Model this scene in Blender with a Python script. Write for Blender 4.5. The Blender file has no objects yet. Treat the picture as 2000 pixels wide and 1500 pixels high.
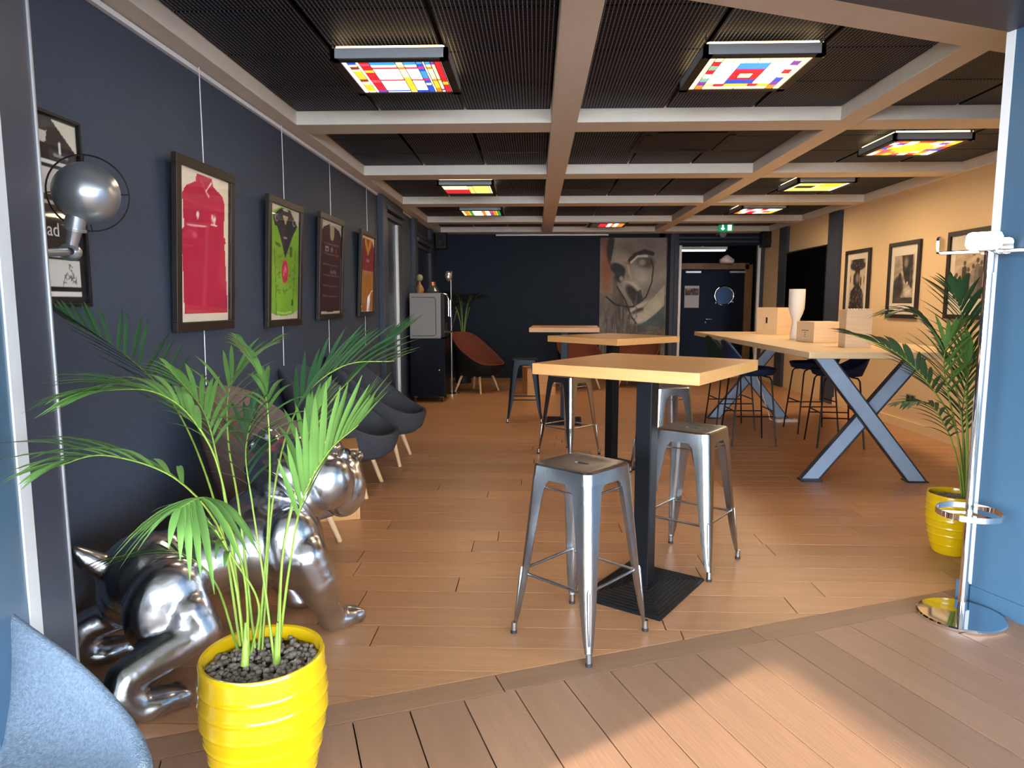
import bpy, bmesh, math, random
import numpy as np
from mathutils import Vector, Matrix
S = bpy.context.scene
COL = S.collection
PI = math.pi
# ------------------------------------------------------------------ camera
CH, F_PX, PITCH, YAW = 1.43, 1342.0, 0.1174, 0.0343
cam = bpy.data.cameras.new('camera'); cam_o = bpy.data.objects.new('camera', cam); COL.objects.link(cam_o)
cam.sensor_width = 36.0; cam.lens = F_PX / 2000 * 36.0; cam.clip_start = 0.02; cam.clip_end = 200
cam_o.location = (0, 0, CH); cam_o.rotation_euler = (PI/2 - PITCH, 0, YAW)
S.camera = cam_o
# ------------------------------------------------------------------ light and exposure
S.view_settings.view_transform = 'Standard'; S.view_settings.look = 'None'
S.view_settings.gamma = 1.0; S.view_settings.use_curve_mapping = False
S.view_settings.exposure = 0.17
SKY_STRENGTH, SUN_STRENGTH, LAMP_W, PANE = 25.0, 9.0, 16.0, 0.95
W = bpy.data.worlds.new('World'); S.world = W; W.use_nodes = True
bg = W.node_tree.nodes['Background']; bg.inputs[0].default_value = (0.80, 0.90, 1.0, 1); bg.inputs[1].default_value = SKY_STRENGTH
sun = bpy.data.lights.new('sun', 'SUN'); sun.energy = SUN_STRENGTH; sun.angle = math.radians(.7); sun.color = (1.0, 0.86, 0.68)
sun_o = bpy.data.objects.new('sun', sun); COL.objects.link(sun_o)
SUN_EL = math.radians(24)
sd = Vector((0.8*math.cos(SUN_EL), 0.6*math.cos(SUN_EL), -math.sin(SUN_EL)))
sun_o.rotation_euler = sd.to_track_quat('-Z', 'Y').to_euler(); sun_o.location = (-4, -3, 6)
# ------------------------------------------------------------------ helpers
def pix(px, py, axis, val):
    """a photo pixel -> the point where its ray meets the plane axis=val"""
    a = (px-1000)/F_PX; b = (750-py)/F_PX
    y = math.cos(PITCH)+b*math.sin(PITCH); z = -math.sin(PITCH)+b*math.cos(PITCH)
    d = Vector((a*math.cos(YAW)-y*math.sin(YAW), a*math.sin(YAW)+y*math.cos(YAW), z))
    o = Vector((0, 0, CH)); t = (val-o[axis])/d[axis]
    return o+t*d
def lin(c):
    return tuple((x/255/12.92 if x/255 <= .04045 else ((x/255+.055)/1.055)**2.4) for x in c)
class MB:
    def __init__(s): s.v = []; s.f = []
    def add(s, vs, fs):
        n = len(s.v); s.v += [tuple(v) for v in vs]; s.f += [tuple(i+n for i in f) for f in fs]; return s
    def box(s, c, h, rz=0, M=None):
        ca, sa = math.cos(rz), math.sin(rz); vs = []
        for k in range(8):
            x = h[0]*(1 if k & 1 else -1); y = h[1]*(1 if k & 2 else -1); z = h[2]*(1 if k & 4 else -1)
            p = Vector((x*ca-y*sa, x*sa+y*ca, z))
            if M is not None: p = M @ Vector((x, y, z))
            vs.append(p+Vector(c))
        return s.add(vs, [(0,2,3,1),(4,5,7,6),(0,1,5,4),(2,6,7,3),(0,4,6,2),(1,3,7,5)])
    def bar(s, p0, p1, w, d, up=(0,0,1)):
        p0, p1 = Vector(p0), Vector(p1); x = (p1-p0); L = x.length; x.normalize()
        y = Vector(up).cross(x)
        if y.length < 1e-4: y = Vector((0,1,0)).cross(x)
        y.normalize(); z = x.cross(y)
        M = Matrix((x, y, z)).transposed()
        return s.box((p0+p1)/2, (L/2, w/2, d/2), M=M)
    def tube(s, pts, r, n=8, caps=True, closed=False):
        pts = [Vector(p) for p in pts]; m = len(pts)
        rs = r if isinstance(r, (list, tuple)) else [r]*m
        vs = []; fs = []; up = None
        for i, p in enumerate(pts):
            if closed: t = pts[(i+1) % m]-pts[i-1]
            else: t = pts[min(i+1, m-1)]-pts[max(i-1, 0)]
            t.normalize()
            if up is None: up = Vector((0,0,1)) if abs(t.z) < .9 else Vector((1,0,0))
            a = t.cross(up); a.normalize(); b = a.cross(t); b.normalize(); up = b
            for k in range(n):
                q = 2*PI*k/n; vs.append(p+(a*math.cos(q)+b*math.sin(q))*rs[i])
        for i in range(m if closed else m-1):
            j = (i+1) % m
            for k in range(n): fs.append((i*n+k, i*n+(k+1) % n, j*n+(k+1) % n, j*n+k))
        if caps and not closed: fs += [tuple(range(n-1, -1, -1)), tuple((m-1)*n+k for k in range(n))]
        return s.add(vs, fs)
    def lathe(s, prof, n=32, c=(0,0,0), sx=1, sy=1):
        vs = []; fs = []; m = len(prof)
        for r, z in prof:
            for k in range(n):
                q = 2*PI*k/n; vs.append((c[0]+r*sx*math.cos(q), c[1]+r*sy*math.sin(q), c[2]+z))
        for i in range(m-1):
            for k in range(n): fs.append((i*n+k, i*n+(k+1) % n, (i+1)*n+(k+1) % n, (i+1)*n+k))
        if prof[0][0] > 1e-5: fs.append(tuple(range(n-1, -1, -1)))
        if prof[-1][0] > 1e-5: fs.append(tuple((m-1)*n+k for k in range(n)))
        return s.add(vs, fs)
    def ell(s, c, r, n=16, m=10, M=None):
        vs = []; fs = []
        for i in range(m+1):
            a = PI*i/m
            for k in range(n):
                q = 2*PI*k/n; p = Vector((r[0]*math.sin(a)*math.cos(q), r[1]*math.sin(a)*math.sin(q), r[2]*math.cos(a)))
                if M is not None: p = M @ p
                vs.append(p+Vector(c))
        for i in range(m):
            for k in range(n): fs.append((i*n+k, (i+1)*n+k, (i+1)*n+(k+1) % n, i*n+(k+1) % n))
        return s.add(vs, fs)
    def prism(s, poly, z0, z1):
        n = len(poly); vs = [(p[0], p[1], z0) for p in poly]+[(p[0], p[1], z1) for p in poly]
        return s.add(vs, [tuple(range(n-1, -1, -1)), tuple(range(n, 2*n))]+[(k, (k+1) % n, n+(k+1) % n, n+k) for k in range(n)])
    def loft(s, loops, closed=True, caps=True):
        n = len(loops[0]); vs = [p for l in loops for p in l]; fs = []
        for i in range(len(loops)-1):
            for k in range(n if closed else n-1):
                fs.append((i*n+k, i*n+(k+1) % n, (i+1)*n+(k+1) % n, (i+1)*n+k))
        if caps and closed: fs += [tuple(range(n-1, -1, -1)), tuple((len(loops)-1)*n+k for k in range(n))]
        return s.add(vs, fs)
    def mesh(s, name, mat=None, smooth=None, bevel=0, seg=2):
        me = bpy.data.meshes.new(name); bm = bmesh.new()
        vv = [bm.verts.new(v) for v in s.v]
        for f in s.f:
            try: bm.faces.new([vv[i] for i in f])
            except ValueError: pass
        bmesh.ops.remove_doubles(bm, verts=bm.verts, dist=1e-5)
        bmesh.ops.recalc_face_normals(bm, faces=bm.faces)
        if bevel:
            ed = [e for e in bm.edges if len(e.link_faces) == 2 and e.calc_face_angle(0) > .6]
            bmesh.ops.bevel(bm, geom=ed, offset=bevel, segments=seg, affect='EDGES', profile=.5)
        bm.to_mesh(me); bm.free()
        if smooth:
            me.polygons.foreach_set('use_smooth', [True]*len(me.polygons)); me.set_sharp_from_angle(angle=math.radians(smooth))
        if mat: me.materials.append(mat)
        return me
    def build(s, name, mat=None, parent=None, smooth=None, bevel=0, seg=2):
        return link(name, s.mesh(name, mat, smooth, bevel, seg), parent)
def link(name, me, parent=None, loc=None, rz=None):
    o = bpy.data.objects.new(name, me); COL.objects.link(o); o.parent = parent
    if loc is not None: o.location = loc
    if rz is not None: o.rotation_euler = (0, 0, rz)
    return o
def thing(name, label, cat, loc=(0,0,0), rz=0, group=None):
    o = link(name, None, None, loc, rz); o.empty_display_size = .1
    return tag(o, label, cat, group)
def tag(o, label, cat, group=None, kind=None):
    o['label'] = label; o['category'] = cat
    if group: o['group'] = group
    if kind: o['kind'] = kind
    return o
def struct(o): o['kind'] = 'structure'; return o
def dup(root, label, loc, rz=0):
    def rec(o, par):
        c = o.copy(); COL.objects.link(c); c.parent = par
        for ch in list(o.children): rec(ch, c)
        return c
    r = rec(root, None); r.location = loc; r.rotation_euler = (0, 0, rz); r['label'] = label
    return r
def applied(o):
    """the object with its modifiers baked into a plain mesh"""
    dg = bpy.context.evaluated_depsgraph_get(); me = bpy.data.meshes.new_from_object(o.evaluated_get(dg))
    old = o.data; o.modifiers.clear(); o.data = me; me.name = o.name
    return o
# ------------------------------------------------------------------ materials
def mat(name, col, rough=.5, metal=0, noise=0, nscale=8, bump=0, bscale=60, stretch=(1,1,1), spec=.5, rand=0, coords='Object', emis=0, coat=0):
    m = bpy.data.materials.new(name); m.use_nodes = True; nt = m.node_tree; N = nt.nodes; L = nt.links
    b = N['Principled BSDF']; b.inputs['Roughness'].default_value = rough; b.inputs['Metallic'].default_value = metal
    b.inputs['Specular IOR Level'].default_value = spec; b.inputs['Coat Weight'].default_value = coat
    c = lin(col); b.inputs['Base Color'].default_value = (*c, 1)
    if emis:
        b.inputs['Emission Color'].default_value = (*c, 1); b.inputs['Emission Strength'].default_value = emis
    if noise or bump or rand:
        tc = N.new('ShaderNodeTexCoord'); mp = N.new('ShaderNodeMapping'); mp.inputs['Scale'].default_value = stretch
        L.new(tc.outputs[coords], mp.inputs[0])
    if noise or rand:
        hsv = N.new('ShaderNodeHueSaturation'); hsv.inputs['Color'].default_value = (*c, 1); L.new(hsv.outputs[0], b.inputs['Base Color'])
        last = None
        if noise:
            t = N.new('ShaderNodeTexNoise'); t.inputs['Scale'].default_value = nscale; t.inputs['Detail'].default_value = 5
            L.new(mp.outputs[0], t.inputs[0])
            r = N.new('ShaderNodeMapRange'); r.inputs[1].default_value = .25; r.inputs[2].default_value = .75
            r.inputs[3].default_value = 1-noise; r.inputs[4].default_value = 1+noise; L.new(t.outputs[0], r.inputs[0]); last = r.outputs[0]
        if rand:
            oi = N.new('ShaderNodeObjectInfo'); r2 = N.new('ShaderNodeMapRange'); r2.inputs[3].default_value = 1-rand; r2.inputs[4].default_value = 1+rand
            L.new(oi.outputs['Random'], r2.inputs[0])
            if last is not None:
                mu = N.new('ShaderNodeMath'); mu.operation = 'MULTIPLY'; L.new(last, mu.inputs[0]); L.new(r2.outputs[0], mu.inputs[1]); last = mu.outputs[0]
            else: last = r2.outputs[0]
        L.new(last, hsv.inputs['Value'])
    if bump:
        t = N.new('ShaderNodeTexNoise'); t.inputs['Scale'].default_value = bscale; t.inputs['Detail'].default_value = 3
        L.new(mp.outputs[0], t.inputs[0]); bp = N.new('ShaderNodeBump'); bp.inputs['Strength'].default_value = bump; bp.inputs['Distance'].default_value = .01
        L.new(t.outputs[0], bp.inputs['Height']); L.new(bp.outputs[0], b.inputs['Normal'])
    return m
def wood(name, col, rough=.42, rz=0, rand=.12, along=(1.2, 22, 22), noise=.16):
    m = mat(name, col, rough, noise=noise, nscale=2.2, stretch=along, rand=rand, bump=.12, bscale=9)
    for n in m.node_tree.nodes:
        if n.type == 'MAPPING': n.vector_type = 'TEXTURE' if False else 'POINT'; n.inputs['Rotation'].default_value = (0, 0, 0)
    if rz:
        nt = m.node_tree; mp = [n for n in nt.nodes if n.type == 'MAPPING'][0]; tc = [n for n in nt.nodes if n.type == 'TEX_COORD'][0]
        m2 = nt.nodes.new('ShaderNodeMapping'); m2.inputs['Rotation'].default_value = (0, 0, -rz)
        nt.links.new(tc.outputs['Object'], m2.inputs[0]); nt.links.new(m2.outputs[0], mp.inputs[0])
    return m
def printmat(name, rough=.6):
    m = bpy.data.materials.new(name); m.use_nodes = True; nt = m.node_tree; b = nt.nodes['Principled BSDF']; b.inputs['Roughness'].default_value = rough
    a = nt.nodes.new('ShaderNodeAttribute'); a.attribute_name = 'Col'; nt.links.new(a.outputs['Color'], b.inputs['Base Color']); return m
def glassmat(name, tint=(1,1,1), refl=1.0):
    m = bpy.data.materials.new(name); m.use_nodes = True; nt = m.node_tree; N = nt.nodes; L = nt.links; N.remove(N['Principled BSDF'])
    t = N.new('ShaderNodeBsdfTransparent'); t.inputs[0].default_value = (*tint, 1); g = N.new('ShaderNodeBsdfGlossy'); g.inputs['Roughness'].default_value = .03
    lw = N.new('ShaderNodeLayerWeight'); lw.inputs[0].default_value = .5; pw = N.new('ShaderNodeMath'); pw.operation = 'POWER'; pw.inputs[1].default_value = 4; L.new(lw.outputs['Facing'], pw.inputs[0]); f = N.new('ShaderNodeMath'); f.operation = 'MULTIPLY_ADD'; f.inputs[1].default_value = .5; f.inputs[2].default_value = .02; L.new(pw.outputs[0], f.inputs[0]); mx = N.new('ShaderNodeMixShader')
    L.new(f.outputs[0], mx.inputs[0]); L.new(t.outputs[0], mx.inputs[1]); L.new(g.outputs[0], mx.inputs[2]); L.new(mx.outputs[0], N['Material Output'].inputs[0]); return m
M = {}
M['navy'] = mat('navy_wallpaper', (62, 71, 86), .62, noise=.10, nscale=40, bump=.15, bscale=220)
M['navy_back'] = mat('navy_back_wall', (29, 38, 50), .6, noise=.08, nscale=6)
M['navy_trim'] = mat('navy_trim', (62, 68, 82), .45)
M['blue'] = mat('blue_paint', (68, 102, 130), .35, noise=.03, nscale=5)
M['white_strip'] = mat('white_metal', (228, 232, 236), .35)
M['thin_alu'] = mat('aluminium_line', (190, 192, 196), .35, metal=.6)
M['cream'] = mat('cream_wall', (226, 196, 150), .7, noise=.03, nscale=30)
M['beam'] = mat('beam_paint', (226, 219, 208), .6, noise=.03, nscale=12)
M['plank'] = wood('oak_plank', (184, 135, 94), .38, along=(.8, 9, 9), noise=.1)
M['black'] = mat('black_paint', (22, 22, 25), .45)
M['blackmetal'] = mat('black_metal', (20, 22, 26), .42, metal=.2, noise=.1, nscale=20)
M['frame'] = mat('dark_wood_frame', (40, 32, 28), .45, noise=.2, nscale=6, stretch=(4, 4, 1))
M['matboard'] = mat('cream_mat_board', (232, 222, 200), .8)
M['print'] = printmat('flat_print')
M['steel'] = mat('brushed_steel', (178, 182, 186), .27, metal=1, noise=.12, nscale=5, stretch=(6, 6, 1), bump=.05, bscale=30)
M['darksteel'] = mat('dark_painted_steel', (30, 36, 44), .4, metal=.4)
M['chrome'] = mat('chrome', (236, 238, 240), .06, metal=1)
M['dog'] = mat('polished_cast_metal', (196, 200, 206), .24, metal=1, noise=.25, nscale=6, bump=.35, bscale=11)
M['oak'] = wood('oak_veneer', (204, 152, 94), .4, rand=.03, noise=.1)
M['paleoak'] = wood('pale_oak', (226, 196, 152), .3, rand=.03, noise=.09)
M['pine'] = wood('pine_box', (230, 202, 164), .55, rand=.05, noise=.08)
M['leg'] = wood('beech_leg', (214, 180, 138), .5, rand=.04, noise=.06, along=(14, 14, 1))
M['felt'] = mat('grey_felt', (72, 74, 80), .95, noise=.22, nscale=120, bump=.5, bscale=260)
M['felt_blue'] = mat('blue_grey_felt', (112, 128, 146), .95, noise=.28, nscale=140, bump=.6, bscale=300)
M['felt_brown'] = mat('mauve_brown_felt', (112, 90, 86), .95, noise=.15, nscale=120, bump=.4, bscale=260)
M['felt_rust'] = mat('rust_brown_felt', (104, 58, 44), .95, noise=.15, nscale=120, bump=.4, bscale=260)
M['shell_under'] = mat('black_shell', (26, 27, 30), .5)
M['yellow'] = mat('yellow_glaze', (208, 170, 8), .22, noise=.05, nscale=10, coat=.4)
M['pebble'] = mat('clay_pebble', (128, 120, 112), .9, noise=.5, nscale=60)
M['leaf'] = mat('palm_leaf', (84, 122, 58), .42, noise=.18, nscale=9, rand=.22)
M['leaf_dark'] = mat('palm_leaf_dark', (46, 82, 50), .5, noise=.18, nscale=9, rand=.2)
M['stem'] = mat('palm_stem', (124, 150, 56), .5, noise=.15, nscale=12)
M['xleg'] = mat('blue_grey_steel', (154, 174, 198), .45, metal=.15, noise=.06, nscale=10)
M['xedge'] = mat('dark_steel_flange', (52, 58, 68), .4, metal=.4)
M['seatblue'] = mat('dark_blue_upholstery', (24, 34, 60), .8, noise=.1, nscale=80)
M['seatgreen'] = mat('dark_green_upholstery', (24, 44, 40), .8, noise=.1, nscale=80)
M['ceramic'] = mat('white_ceramic', (236, 232, 224), .4)
M['greymachine'] = mat('grey_machine', (140, 136, 136), .45)
M['blackglass'] = mat('black_glass', (8, 8, 10), .08)
M['doorblue'] = mat('door_blue', (12, 19, 40), .5)
M['doorwood'] = wood('door_wood', (140, 96, 56), .5, rand=0, along=(8, 8, 1))
M['rubber'] = mat('rubber', (30, 30, 32), .7)
M['green_emit'] = mat('exit_green', (20, 150, 90), .5, emis=.6)
M['white_emit'] = mat('sign_white', (230, 255, 240), .5, emis=1.3)
M['tube_emit'] = mat('tube_white', (255, 252, 245), .5, emis=2.6)
M['pane_glass'] = glassmat('clear_glass')
M['white_plastic'] = mat('white_plastic', (225, 225, 222), .45)
M['paving'] = mat('pale_paving', (170, 165, 158), .8, noise=.1, nscale=3)
for k_, sp_ in (('navy', .3), ('navy_back', .12), ('navy_trim', .25), ('blackmetal', .2), ('black', .25), ('doorblue', .15), ('darksteel', .2), ('felt', .1), ('felt_blue', .1), ('felt_brown', .1), ('felt_rust', .1), ('shell_under', .15), ('seatblue', .15), ('seatgreen', .15), ('blackglass', .3), ('greymachine', .25)):
    M[k_].node_tree.nodes['Principled BSDF'].inputs['Specular IOR Level'].default_value = sp_
# ------------------------------------------------------------------ the setting
random.seed(7)
PHI = math.atan(.3875); CP, SP = math.cos(PHI), math.sin(PHI)
def ab(a, b, z=0): return Vector((a*CP-b*SP, a*SP+b*CP, z))       # the entrance runs 21 degrees off the room's axis
def abco(x, y): return (x*CP+y*SP, -x*SP+y*CP)
XL, XR, YB = -1.87, 4.24, 13.1
ZB, ZM, ZT = 2.712, 2.81, 2.95
A_L, A_R, B_J = -.599, 3.122, 2.29
B_S0, B_S1 = 2.27, 2.394
def clip(poly, nx, ny, d):            # keep nx*x+ny*y >= d
    out = []
    for i in range(len(poly)):
        p, q = poly[i], poly[(i+1) % len(poly)]; dp = nx*p[0]+ny*p[1]-d; dq = nx*q[0]+ny*q[1]-d
        if dp >= 0: out.append(p)
        if dp*dq < 0: t = dp/(dp-dq); out.append((p[0]+t*(q[0]-p[0]), p[1]+t*(q[1]-p[1])))
    return out
def inset_plank(poly, name, m, par, g=.0026, top=0.0):
    if len(poly) < 3: return
    cx = sum(p[0] for p in poly)/len(poly); cy = sum(p[1] for p in poly)/len(poly)
    area = abs(sum(poly[i][0]*poly[(i+1) % len(poly)][1]-poly[(i+1) % len(poly)][0]*poly[i][1] for i in range(len(poly))))/2
    if area < .002: return
    if sum(poly[i][0]*poly[(i+1) % len(poly)][1]-poly[(i+1) % len(poly)][0]*poly[i][1] for i in range(len(poly))) < 0: poly = poly[::-1]
    q = list(poly)
    for i in range(len(poly)):
        p, r = poly[i], poly[(i+1) % len(poly)]; L = math.hypot(r[0]-p[0], r[1]-p[1])
        if L < 1e-6: continue
        nx, ny = -(r[1]-p[1])/L, (r[0]-p[0])/L; q = clip(q, nx, ny, nx*p[0]+ny*p[1]+g)
    if len(q) < 3: return
    loops = [[(p[0]-cx, p[1]-cy, z) for p in pl] for pl, z in ((q, -.012), (q, -.0006))]
    r = 1
    loops.append([((p[0]-cx)*r, (p[1]-cy)*r, 0) for p in q])
    me = MB().loft(loops).mesh(name, m)
    return link(name, me, par, (cx, cy, top))
floor = struct(MB().box((1.2, 4.5, -.06), (9, 13, .045)).build('floor', mat('subfloor', (24, 18, 14), .9, spec=.1)))
M['plank2'] = wood('oak_plank_entrance', (156, 120, 95), .45, along=(9, .8, 9), rz=PHI, noise=.09)
M['plank3'] = wood('oak_plank_strip', (152, 117, 90), .48, along=(.8, 9, 9), rz=PHI, noise=.09)
for k_ in ('plank2', 'plank3'): M[k_].node_tree.nodes['Principled BSDF'].inputs['Specular IOR Level'].default_value = .35
PW = .185; row = 0; y = 1.05; Y_FAR = 7.34
while y < Y_FAR-.01:
    x = XL-.3-random.random()*1.4
    while x < XR:
        L = random.uniform(1.3, 2.1)
        poly = [(max(x, XL), y), (min(x+L, XR), y), (min(x+L, XR), y+PW), (max(x, XL), y+PW)]
        x += L
        if poly[1][0]-poly[0][0] < .01: continue
        poly = clip(poly, -SP, CP, B_S1)
        inset_plank(poly, 'plank', M['plank'], floor)
    y += PW
Y_FAR = y
a = -1.6; k = 0
while a < 6.0:                                              # the strip across the threshold
    L = random.uniform(.75, 1.3)
    pl = [ab(a, B_S0), ab(a+L, B_S0), ab(a+L, B_S1), ab(a, B_S1)]; inset_plank([(p.x, p.y) for p in pl], 'plank', M['plank3'], floor); a += L
a = -1.37+.0
while a < 5.0:                                              # entrance boards, square to the strip
    b = B_S0; w = .1975
    while b > -.2:
        L = random.uniform(1.1, 2.0) if b < B_S0 else random.uniform(.7, 2.0)
        pl = [ab(a, b-L), ab(a+w, b-L), ab(a+w, b), ab(a, b)]; inset_plank([(p.x, p.y) for p in pl], 'plank', M['plank2'], floor); b -= L
    a += w
# boards too far off to tell apart
fm = wood('oak_far_boards', (184, 135, 94), .38, rand=0); nt = fm.node_tree
br = nt.nodes.new('ShaderNodeTexBrick'); br.inputs['Scale'].default_value = 1; br.inputs['Brick Width'].default_value = 1.7; br.inputs['Row Height'].default_value = PW
br.inputs['Mortar Size'].default_value = .002; br.inputs['Color1'].default_value = (1.06, 1.06, 1.06, 1); br.inputs['Color2'].default_value = (.9, .9, .9, 1); br.inputs['Mortar'].default_value = (.35, .35, .35, 1)
tc = [n for n in nt.nodes if n.type == 'TEX_COORD'][0]; hs = [n for n in nt.nodes if n.type == 'HUE_SAT'][0]
mx = nt.nodes.new('ShaderNodeMix'); mx.data_type = 'RGBA'; mx.blend_type = 'MULTIPLY'; mx.inputs[0].default_value = 1
nt.links.new(tc.outputs['Object'], br.inputs['Vector']); nt.links.new(hs.outputs[0], mx.inputs[6]); nt.links.new(br.outputs[0], mx.inputs[7]); nt.links.new(mx.outputs[2], nt.nodes['Principled BSDF'].inputs['Base Color'])
MB().box(((XL+XR)/2, (Y_FAR+YB)/2, -.006), ((XR-XL)/2, (YB-Y_FAR)/2, .006)).build('far_boards', fm, floor)
MB().box((4.0, 14.8, -.006), (2.0, 1.7, .006)).build('lobby_boards', fm, floor)
MB().box((0, -6, -.09), (14, 14, .03)).build('ground', M['paving'])['kind'] = 'structure'
# walls
wl = struct(MB().box((XL-.06, 7.3, ZT/2), (.06, 5.9, ZT/2)).build('wall_left', M['navy']))
wr = struct(MB().box((XR+.06, 8.2, ZT/2), (.06, 5.0, ZT/2)).build('wall_right', M['cream']))
DX0, DX1, DZ = 2.70, 4.12, 2.49
w = MB(); w.box(((XL+DX0)/2, YB+.06, ZT/2), ((DX0-XL)/2, .06, ZT/2)); w.box(((DX1+XR)/2, YB+.06, ZT/2), ((XR-DX1)/2, .06, ZT/2)); w.box(((DX0+DX1)/2, YB+.06, (DZ+ZT)/2), ((DX1-DX0)/2, .06, (ZT-DZ)/2))
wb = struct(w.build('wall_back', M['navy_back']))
MB().box((DX0-.015, YB-.02, 1.245), (.022, .03, 1.245)).build('door_lining', M['white_strip'], wb)
MB().box((DX1+.015, YB-.02, 1.245), (.022, .03, 1.245)).build('door_lining', M['white_strip'], wb)
for x0, x1, d in ((DX0-.20, DX0-.13, .05), (DX0-.12, DX0-.045, .03), (DX1+.04, DX1+.11, .03)):
    MB().box(((x0+x1)/2, YB-d/2, ZB/2), ((x1-x0)/2, d/2, ZB/2)).build('pilaster_strip', M['navy_trim'], wb)
for z in (2.56, 2.63): MB().box(((DX0+DX1)/2, YB-.025, z), ((DX1-DX0)/2+.1, .025, .018)).build('moulding', M['navy_trim'], wb)
MB().box((.3, YB-.02, 2.69), (1.05, .02, .012)).build('picture_rail', M['white_strip'], wb)
# lobby behind the back doorway
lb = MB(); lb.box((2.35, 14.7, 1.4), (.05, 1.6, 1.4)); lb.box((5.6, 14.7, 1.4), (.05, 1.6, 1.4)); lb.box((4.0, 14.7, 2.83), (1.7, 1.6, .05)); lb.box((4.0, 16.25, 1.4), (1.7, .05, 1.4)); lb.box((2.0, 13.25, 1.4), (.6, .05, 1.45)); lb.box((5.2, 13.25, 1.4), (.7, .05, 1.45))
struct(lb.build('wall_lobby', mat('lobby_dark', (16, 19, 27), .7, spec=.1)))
# entrance walls: return walls, lintel, closing slabs
def abbox(mb, a0, a1, b0, b1, z0, z1): return mb.prism([ab(a0, b0), ab(a1, b0), ab(a1, b1), ab(a0, b1)], z0, z1)
def b_of_px(px, py):
    p = pix(px, py, 2, 0); r = p.x/p.y; return (A_L*CP-r*A_L*SP)/(SP+r*CP)
B_W1, B_W0 = b_of_px(85, 1273), b_of_px(63, 1273); B_END = 1.70
el = struct(abbox(MB(), A_L-.12, A_L, B_END, B_W0, 0, 2.616).build('wall_entrance_left', M['blue']))
abbox(MB(), A_L-.12, A_L+.004, B_W0, B_W1, 0, 2.616).build('edge_strip', M['white_strip'], el)
abbox(MB(), A_L-.12, A_L, B_W1, B_J+.02, 0, 2.616).build('post', M['navy_trim'], el)
abbox(MB(), A_L-.012, A_L+.005, B_J+.012, B_J+.024, 0, 2.616).build('corner_bead', M['thin_alu'], el)
abbox(MB(), -1.25, A_L-.12, B_J-.10, B_J, 0, ZT).build('closing_panel', M['navy_trim'], el)
er = struct(abbox(MB(), A_R, A_R+.12, -1.2, B_J-.03, 0, 2.616).build('wall_entrance_right', M['blue']))
abbox(MB(), A_R-.003, A_R+.1, B_J-.03, B_J+.01, .09, 2.616).build('edge_strip', M['white_strip'], er)
abbox(MB(), A_R-.028, A_R+.03, B_J-.02, B_J+.03, 0, .10).build('floor_bracket', M['blue'], er, bevel=.006)
MB().ell(ab(A_R-.03, B_J+.002, .05), (.006, .006, .006), 8, 6).build('screw', M['chrome'], er)
abbox(MB(), A_R+.004, A_R-.006, -1.2, B_J-.03, 0, .085).build('skirting', M['blue'], er)
abbox(MB(), A_R+.12, 5.7, B_J-.06, B_J+.02, 0, ZT).build('closing_panel', M['navy_trim'], er)
et = struct(abbox(MB(), -1.3, 5.4, 1.5, B_J, 2.616, ZT).build('ceiling_entrance', M['navy_trim']))
M['plaster'] = mat('white_plaster', (215, 215, 212), .8)
abbox(MB(), -3.6, -1.3, 1.5, B_J, 2.75, ZT).build('hall_ceiling', M['plaster'], et); abbox(MB(), -3.6, 3.4, -4.6, 1.5, 2.75, ZT).build('hall_ceiling', M['plaster'], et)
# glazed fronts of the hall behind the camera (where the daylight comes from)
def front(name, p0, p1, n, z_head):
    m = struct(MB().bar(Vector(p0)+Vector((0,0,z_head+.2)), Vector(p1)+Vector((0,0,z_head+.2)), .1, .4).build(name, M['black'])); p0, p1 = Vector(p0), Vector(p1)
    for i in range(n+1):
        q = p0+(p1-p0)*i/n; MB().box((q.x, q.y, z_head/2), (.03, .03, z_head/2), PHI).build('mullion', M['black'], m)
    MB().bar(p0+Vector((0,0,.04)), p1+Vector((0,0,.04)), .06, .08).build('sill', M['black'], m)
    return m
front('window_1', ab(-3.4, -4.5), ab(-3.4, .69), 4, 2.45)
front('window_2', ab(-3.4, -4.5), ab(A_R+.06, -4.5), 5, 2.45)
front('window_3', ab(A_R+.06, -4.5), ab(A_R+.06, -1.23), 3, 2.45)
abbox(MB(), -3.4, -1.25, B_J-.10, B_J, 0, ZT).build('wall_hall_left', M['plaster'], el); abbox(MB(), -3.5, -3.4, .69, B_J, 0, ZT).build('wall_hall_left', M['plaster'], el)
# left wall: picture rail, portals
xw = XL
MB().box((xw+.012, (1.9+8.16)/2, 2.688), (.012, 3.13, .012)).build('picture_rail', M['white_strip'], wl)
MB().box((xw+.01, 9.9, 2.688), (.01, .45, .008)).build('picture_rail', M['white_strip'], wl)
for y0, y1, d in ((8.20, 8.46, .07), (9.36, 9.5, .03), (10.40, 10.66, .06), (12.0, 12.3, .06)):
    MB().box((xw+d/2, (y0+y1)/2, 1.35), (d/2, (y1-y0)/2, 1.35)).build('pilaster', M['navy_trim'], wl, bevel=.006)
for y0, y1, zz in ((8.4, 9.5, 2.47), (10.6, 12.1, 2.28)):
    for k, d in enumerate((.05, .09, .06)):
        MB().box((xw+d/2, (y0+y1)/2, zz+.035+k*.08), (d/2, (y1-y0)/2, .03)).build('moulding', M['navy_trim'], wl, bevel=.004)
M['recess'] = mat('recess_navy', (34, 42, 62), .3)
d1 = struct(MB().box((xw+.006, 8.82, 1.225), (.006, .36, 1.225)).build('door_1', M['recess']))
MB().box((xw+.02, 9.215, 1.225), (.02, .028, 1.225)).build('door_edge', M['white_strip'], d1)
d2 = struct(MB().box((xw+.006, 11.33, 1.13), (.006, .67, 1.13)).build('door_2', M['recess']))
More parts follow.
